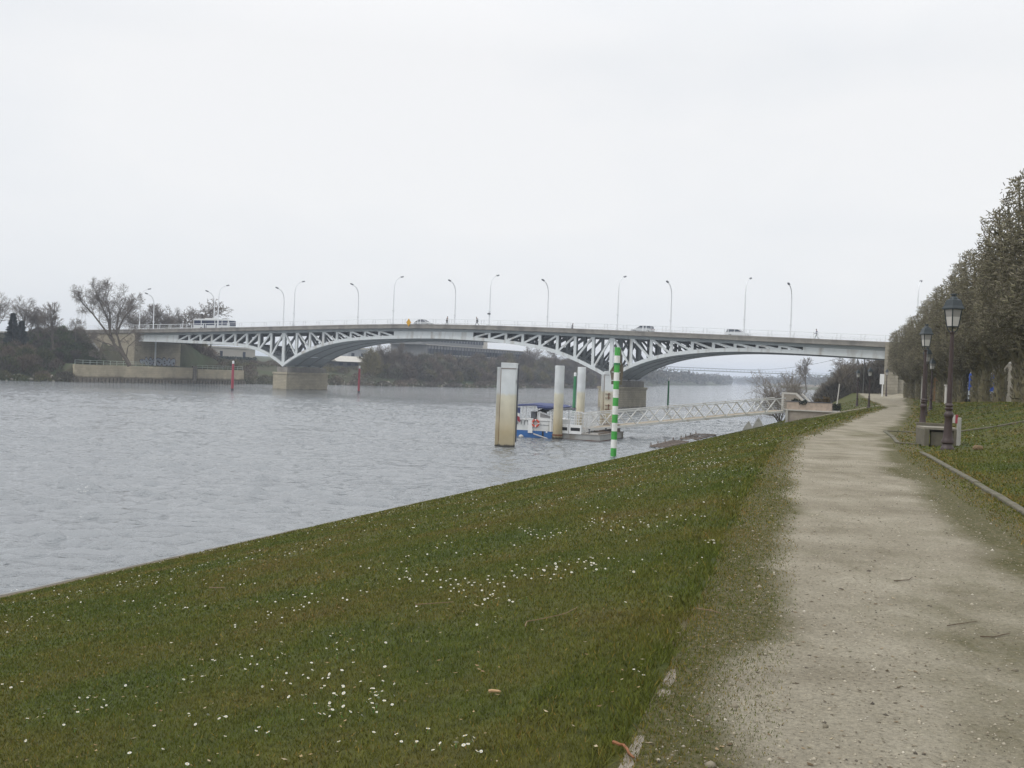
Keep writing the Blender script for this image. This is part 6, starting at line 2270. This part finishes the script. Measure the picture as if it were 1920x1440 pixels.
# leafless stub and stone in the right lawn
q = at_y(1833, 850, 25.2)
boulder('small brown stone lying on the right hand lawn', (q.x, 25.2, gz(q.x, 25.2) + .06), .13, 3, mat('brown_stone', (.17, .115, .06), .9))
q = at_y(1723, 777, 40.5)
mb = MB(); mb.lathe([(.05, 0), (.06, .02), (.06, .14), (.03, .16)], 8)
o = mb.build('litter_cup', M_WHITE, smooth=True); o.location = (q.x, 40.5, gz(q.x, 40.5)); set_meta(o, 'small white cup stuck beside the second lamp post', 'cup')

# ------------------------------------------------------------------ grass, daisies, leaves, twigs, pebbles
def sample_ground(rng, n_try, d0, d1, dens, a0, a1):
    """random points on the bank with a density falling with distance"""
    pass
rng = np.random.default_rng(77)
def ring_points(d0, d1, dens, half=1.05):
    area = half * (d1 ** 2 - d0 ** 2)
    n = int(area * dens)
    d = np.sqrt(rng.random(n) * (d1 ** 2 - d0 ** 2) + d0 ** 2)
    a = rng.uniform(-half, half, n) + .12
    return d * np.sin(a), d * np.cos(a), d
def blades():
    Vs, Cs = [], []
    for d0, d1, dens, w, h in ((2.2, 4.5, 9500, .0023, .018), (4.5, 7, 7600, .0028, .019), (7, 11, 3800, .0042, .021), (11, 17, 1500, .0068, .024), (17, 27, 480, .0115, .028), (27, 45, 80, .025, .035), (45, 75, 26, .045, .045), (75, 140, 9, .08, .055)):
        x, y, d = ring_points(d0, d1, dens)
        u, s = us(x, y)
        ll, pl_, pr_ = lawn_l(s), path_l(s), path_r(s)
        q = rng.random(len(x))
        lawn = (u > .45 + np.interp(s, [14, 22, 34, 50, 90], [2.0, 1.4, .5, .3, .1]) * (.55 + .45 * q)) & (u < ll - .03 + .05 * np.sin(s * 9) * np.sin(s * 3.7))
        strip = (u >= ll - .03) & (u < pl_ + .35) & (q < np.clip((pl_ + .40 - u) / .55, .0, 1))
        right = (u > pr_ + .25) & (q < np.clip((u - pr_ - .05) / .75, .12, 1))
        onp_ = (u > pl_ + .35) & (u < pr_ + .25) & (q < .0)
        k = lawn | strip | right | onp_
        x, y, u, s, ll_, lw, kt = x[k], y[k], u[k], s[k], ll[k], lawn[k] | right[k], (right & (u < pr_ + 1.3))[k]
        z = ground_z(u, s)
        n = len(x)
        lift = np.where(u > ll_ - .02, .02, 0.)
        edge = np.exp(-((u - ll_ + .08) / .12) ** 2)
        hh = h * rng.uniform(.45, 1.3, n) * (1 + 1.2 * edge) * np.where(lw, 1, .7)
        a = rng.random(n) * 2 * np.pi
        ww = w * rng.uniform(.6, 1.4, n)
        lx, ly = rng.normal(0, .55, n) * hh, rng.normal(0, .55, n) * hh
        p0 = np.stack([x - np.cos(a) * ww, y - np.sin(a) * ww, z - .004 + lift], -1)
        p1 = np.stack([x + np.cos(a) * ww, y + np.sin(a) * ww, z - .004 + lift], -1)
        p2 = np.stack([x + lx, y + ly, z + hh + lift], -1)
        Vs.append(np.stack([p0, p1, p2], 1).reshape(-1, 3))
        t0 = rng.uniform(.85, 1.5, (n, 1)) * np.array([[1.0, 1.0, 1.0]])
        straw = rng.random(n) < np.where(kt, .3, np.where(lw, .05, .27))
        t0 = np.where(straw[:, None], t0 * np.array([[2.1, 1.35, 1.9]]), t0)
        c = np.concatenate([t0, np.ones((n, 1))], 1)
        Cs.append(np.repeat(c, 3, 0))
    V = np.concatenate(Vs); Cc = np.concatenate(Cs)
    o = np_mesh('grass', V, np.arange(len(V)).reshape(-1, 3), M_BLADE, col=Cc)
    set_meta(o, 'short mown green grass covering the bank and lawns', 'grass', kind='stuff')
blades()

# daisies: the nearest as objects, the rest as one
M_PETAL = mat('daisy_petal', (.66, .66, .61), .6, var=.03)
M_EYE = mat('daisy_eye', (.62, .42, .04), .7)
def daisy_arrays(r=.0135, h=.03, k=12):
    vs, fs, mi = [], [], []
    c = (0, 0, h)
    for i in range(k):
        a = 2 * PI * i / k
        w_ = PI / k * .85
        b = len(vs)
        vs += [(0, 0, h), (r * .85 * math.cos(a - w_), r * .85 * math.sin(a - w_), h + .002), (r * math.cos(a), r * math.sin(a), h + .0025), (r * .85 * math.cos(a + w_), r * .85 * math.sin(a + w_), h + .002)]
        fs.append((b, b + 1, b + 2, b + 3)); mi.append(0)
    b = len(vs)
    for i in range(6):
        a = 2 * PI * i / 6; vs.append((r * .34 * math.cos(a), r * .34 * math.sin(a), h + .0022))
    vs.append((0, 0, h + .006))
    for i in range(6):
        fs.append((b + i, b + (i + 1) % 6, b + 6, b + 6)); mi.append(1)
    return vs, fs, mi
vs, fs, mi = daisy_arrays()
me = bpy.data.meshes.new('daisy')
st = [(.0012, 0, 0), (-.0012, 0, 0), (-.0008, 0, .03), (.0008, 0, .03)]
b0 = len(vs)
me.from_pydata(vs + st, [], [f[:3] if f[-1] == f[-2] else f for f in fs] + [tuple(b0 + i for i in range(4))])
me.materials.append(M_PETAL); me.materials.append(M_EYE); me.materials.append(M_GREEN)
me.polygons.foreach_set('material_index', mi + [2])
# clusters of daisies
rng = np.random.default_rng(15)
def daisy_spots():
    out = []
    x, y, d = (lambda a: a)(None) if False else (None, None, None)
    n = 9000
    dd = 3.8 + 46 * rng.random(n) ** 1.25
    aa = rng.uniform(-.75, .75, n) + .05
    X, Y = dd * np.sin(aa), dd * np.cos(aa)
    u, s = us(X, Y)
    ok = ((u > 2.2) & (u < lawn_l(s) - .12)) | ((u > path_r(s) + 1.5) & (u < np.interp(s, TRs, TRu) - .8) & (s < 48))
    for i in np.nonzero(ok)[0]:
        cl = fbm(X[i], Y[i], 1.3, 3, 3) + .8 * fbm(X[i], Y[i], 4.5, 2, 8)
        if cl + .55 * rng.random() > .52:
            out.append((dd[i], X[i], Y[i]))
    return sorted(out)
# a few clusters where they are plain in the picture (pixel, count, spread)
DC = []
for px, py, n, sx, sy in ((690, 1320, 26, 60, 24), (620, 1340, 12, 40, 18), (420, 1355, 4, 18, 5), (770, 1395, 14, 110, 20), (860, 1408, 6, 40, 12), (940, 1130, 16, 60, 10), (900, 1100, 22, 90, 10), (1010, 1075, 20, 60, 12), (1000, 1000, 30, 110, 14), (1100, 1060, 22, 70, 14), (760, 1085, 18, 70, 14), (1180, 890, 40, 90, 12), (1290, 870, 40, 60, 10), (1330, 870, 30, 40, 8), (1200, 1270, 6, 18, 14), (1340, 1020, 14, 22, 4), (1160, 980, 30, 110, 12)):
    for _ in range(n):
        DC.append((px + rng.normal(0, sx * .5), py + rng.normal(0, sy * .6)))
spots = daisy_spots()
rng2 = np.random.default_rng(8)
def hit_ground(px, py):
    """march the view ray to the ground surface"""
    r = ray(px, py); r = r / r.y
    lo = 1.5
    for k in range(600):
        y = 2.5 * 1.008 ** k
        p = EYE + r * y
        if p.z < gz(p.x, p.y): return p
    return None
extra = []
for px, py in DC:
    p = hit_ground(px, py)
    if p is not None:
        u, s = us(p.x, p.y)
        if u < lawn_l(s) - .1: extra.append((p.y, p.x, p.y))
spots = sorted(spots + extra)
near, rest = spots[:300], spots[300:]
for i, (d, x, y) in enumerate(near):
    o = bpy.data.objects.new('daisy', me); C.objects.link(o)
    o.location = (x, y, gz(x, y) + .004)
    o.rotation_euler = (rng2.normal(0, .35) + .25, rng2.normal(0, .3), rng2.random() * 6.28)
    k = rng2.uniform(.5, .88); o.scale = (k, k, k)
    set_meta(o, 'small white daisy open in the near grass of the river bank', 'daisy', 'daisies in the near lawn')
dv = np.array(vs); 
tri = []
for f in fs: tri.append(f)
tri = np.array(tri)
VV, FF, MM = [], [], []
for i, (d, x, y) in enumerate(rest):
    k = rng2.uniform(.55, .95) * (1 + max(0, d - 14) * .015)
    M = Matrix.Rotation(rng2.normal(0, .3) + .25, 3, 'X') @ Matrix.Rotation(rng2.random() * 6.28, 3, 'Z')
    VV.append((dv * k) @ np.array(M).T + np.array([x, y, gz(x, y) + .006])); FF.append(tri + i * len(dv)); MM.append(mi)
if VV:
    V = np.concatenate(VV); F = np.concatenate(FF)
    me2 = bpy.data.meshes.new('daisies')
    me2.from_pydata(V.tolist(), [], [tuple(f[:3]) if f[3] == f[2] else tuple(f) for f in F.tolist()])
    me2.materials.append(M_PETAL); me2.materials.append(M_EYE)
    me2.polygons.foreach_set('material_index', np.concatenate(MM).astype(np.int32))
    o = bpy.data.objects.new('daisies', me2); C.objects.link(o)
    set_meta(o, 'white daisies scattered through the farther lawn', 'daisies', kind='stuff')

# dry leaf scraps on lawn and path edge
rng = np.random.default_rng(19)
def scraps(name, label, n, dmax, where, cols, size, lift=.008):
    Vs, Cs = [], []
    dd = 2.6 + (dmax - 2.6) * rng.random(n) ** 1.1
    aa = rng.uniform(-.8, .85, n)
    X, Y = dd * np.sin(aa), dd * np.cos(aa)
    u, s = us(X, Y)
    k = where(u, s)
    X, Y, u, s, dd = X[k], Y[k], u[k], s[k], dd[k]
    Z = ground_z(u, s) + lift
    n = len(X)
    a = rng.random(n) * 2 * np.pi
    l = rng.uniform(.4, 1.3, n) * size * (1 + dd * .012); w = l * rng.uniform(.25, .6, n)
    ca, sa = np.cos(a), np.sin(a)
    def pt(dx, dy, dz): return np.stack([X + ca * dx - sa * dy, Y + sa * dx + ca * dy, Z + dz], -1)
    t1, t2 = rng.uniform(0, .35, n) * l, rng.uniform(0, .35, n) * l
    V = np.stack([pt(-l, 0 * l, t1), pt(0 * l, -w, t2 * .3), pt(l, 0 * l, t2), pt(0 * l, w, t1 * .4)], 1).reshape(-1, 3)
    c = np.array(cols)[rng.integers(len(cols), size=n)] * rng.uniform(.6, 1.25, (n, 1))
    c = np.repeat(np.concatenate([c, np.ones((n, 1))], 1), 4, 0)
    o = np_mesh(name, V, np.arange(4 * n).reshape(-1, 4), M_SCRUB, col=c)
    return set_meta(o, label, 'leaves', kind='stuff')
scraps('fallen_leaves', 'pale dry leaf scraps scattered over the lawn', 2600, 34, lambda u, s: (u > 2) & (u < lawn_l(s) - .05), [(.30, .22, .12), (.22, .15, .08), (.36, .30, .2)], .014, .03)
scraps('fallen_leaves', 'dry leaf scraps and twigs along the edge of the gravel path', 6500, 22, lambda u, s: (u > lawn_l(s)) & (u < path_l(s) + 1.1) & (rng.random(len(u)) < .8), [(.26, .19, .11), (.17, .12, .07), (.33, .27, .18), (.10, .075, .045)], .016, .022)
scraps('fallen_leaves', 'dark leaf and twig scraps on the gravel path', 9000, 30, lambda u, s: (u > path_l(s) + .3) & (u < path_r(s) + .6), [(.16, .12, .08), (.10, .08, .055), (.30, .25, .18), (.12, .105, .05)], .011, .024)
# pebbles
def pebbles():
    n = 52000
    dd = 2.6 + 20 * rng.random(n) ** 1.3
    aa = rng.uniform(-.2, .95, n)
    X, Y = dd * np.sin(aa), dd * np.cos(aa)
    u, s = us(X, Y)
    k = (u > path_l(s) - .3 * rng.random(n)) & (u < path_r(s) + .5 * rng.random(n))
    X, Y, u, s, dd = X[k], Y[k], u[k], s[k], dd[k]
    n = len(X)
    Z = ground_z(u, s) + .021
    oc = np.array([(1, 0, 0), (0, 1, 0), (-1, 0, 0), (0, -1, 0), (0, 0, 1), (0, 0, -1)], float)
    of = np.array([(0, 1, 4), (1, 2, 4), (2, 3, 4), (3, 0, 4), (1, 0, 5), (2, 1, 5), (3, 2, 5), (0, 3, 5)])
    r = .0036 * np.exp(rng.normal(0, .5, n)) * (1 + dd * .03)
    a = rng.random(n) * 6.28
    sc = rng.uniform(.6, 1.4, (n, 3)) * r[:, None]; sc[:, 2] *= .7
    P = oc[None] * sc[:, None]
    ca, sa = np.cos(a)[:, None], np.sin(a)[:, None]
    V = np.stack([P[..., 0] * ca - P[..., 1] * sa + X[:, None], P[..., 0] * sa + P[..., 1] * ca + Y[:, None], P[..., 2] + Z[:, None]], -1).reshape(-1, 3)
    F = (of[None] + (np.arange(n) * 6)[:, None, None]).reshape(-1, 3)
    c = np.array([(.38, .34, .265), (.29, .255, .19), (.20, .175, .13), (.50, .46, .38), (.12, .105, .085)])[rng.choice(5, n, p=[.36, .3, .16, .1, .08])] * rng.uniform(.75, 1.2, (n, 1))
    c = np.repeat(np.concatenate([c, np.ones((n, 1))], 1), 6, 0)
    o = np_mesh('gravel', V, F, M_SCRUB, col=c)
    set_meta(o, 'loose pebbles of the gravel path', 'gravel', kind='stuff')
pebbles()
# single sticks
M_STICK = mat('stick', (.20, .14, .08), .9, var=.3, vscale=30)
M_STICKD = mat('dark_stick', (.10, .07, .045), .9, var=.3, vscale=30)
def stick(label, pts, r, m=M_STICK, lift=.03):
    P = []
    for px, py in pts:
        p = hit_ground(px, py)
        P.append(Vector((p.x, p.y, gz(p.x, p.y) + lift)))
    c = P[0].copy()
    mb = MB()
    rr = random.Random(len(label))
    Q = []
    for a, b in zip(P[:-1], P[1:]):
        for k in range(3): Q.append(a.lerp(b, k / 3) - c + Vector((rr.uniform(-1, 1), rr.uniform(-1, 1), 0)) * r * .6)
    Q.append(P[-1] - c)
    r *= .7
    mb.tube(Q, [r * (1 - .5 * k / len(Q)) for k in range(len(Q))], 6)
    o = mb.build('stick', m, smooth=True); o.location = c
    return set_meta(o, label, 'stick')
stick('long curved twig lying on the lawn in the middle of the bank', [(985, 1185), (987, 1174), (1020, 1169), (1060, 1160), (1083, 1146)], .006)
stick('straight thin twig on the lawn left of the curved one', [(778, 1141), (850, 1137)], .006)
stick('thick reddish stick at the bottom edge between lawn and path', [(1150, 1406), (1166, 1416), (1188, 1438)], .012, mat('red_stick', (.24, .10, .045), .85, var=.25, vscale=30))
stick('pale short chunk of wood on the near lawn', [(917, 1310), (937, 1310)], .014, mat('pale_wood', (.42, .27, .14), .8))
stick('short flat stick on the lawn near the river', [(393, 1107), (422, 1107)], .012)
stick('dark forked stick on the right half of the path', [(1838, 1202), (1862, 1203), (1892, 1197)], .007, M_STICKD)
stick('thin dark stick on the path above the forked one', [(1775, 1182), (1832, 1173)], .005, M_STICKD)
stick('dark twig in the middle of the path', [(1676, 1097), (1704, 1096), (1710, 1090)], .006, M_STICKD)
stick('pale twig at the border of lawn and path', [(1306, 1149), (1336, 1156), (1350, 1160)], .007)

# ------------------------------------------------------------------ haze over the river
if HAZE:
    mb = MB(); mb.box((0, 2050, 20), (7400, 5400, 62))
    m = bpy.data.materials.new('haze'); m.use_nodes = True
    t = m.node_tree; t.nodes.clear()
    out = t.nodes.new('ShaderNodeOutputMaterial'); pv = t.nodes.new('ShaderNodeVolumePrincipled')
    pv.inputs['Color'].default_value = (.80, .87, 1.0, 1)
    pv.inputs['Density'].default_value = HAZE
    pv.inputs['Anisotropy'].default_value = .0
    t.links.new(pv.outputs[0], out.inputs['Volume'])
    o = mb.build('haze', m)
    set_meta(o, 'thin pale haze in the air over the river', 'haze', kind='stuff')
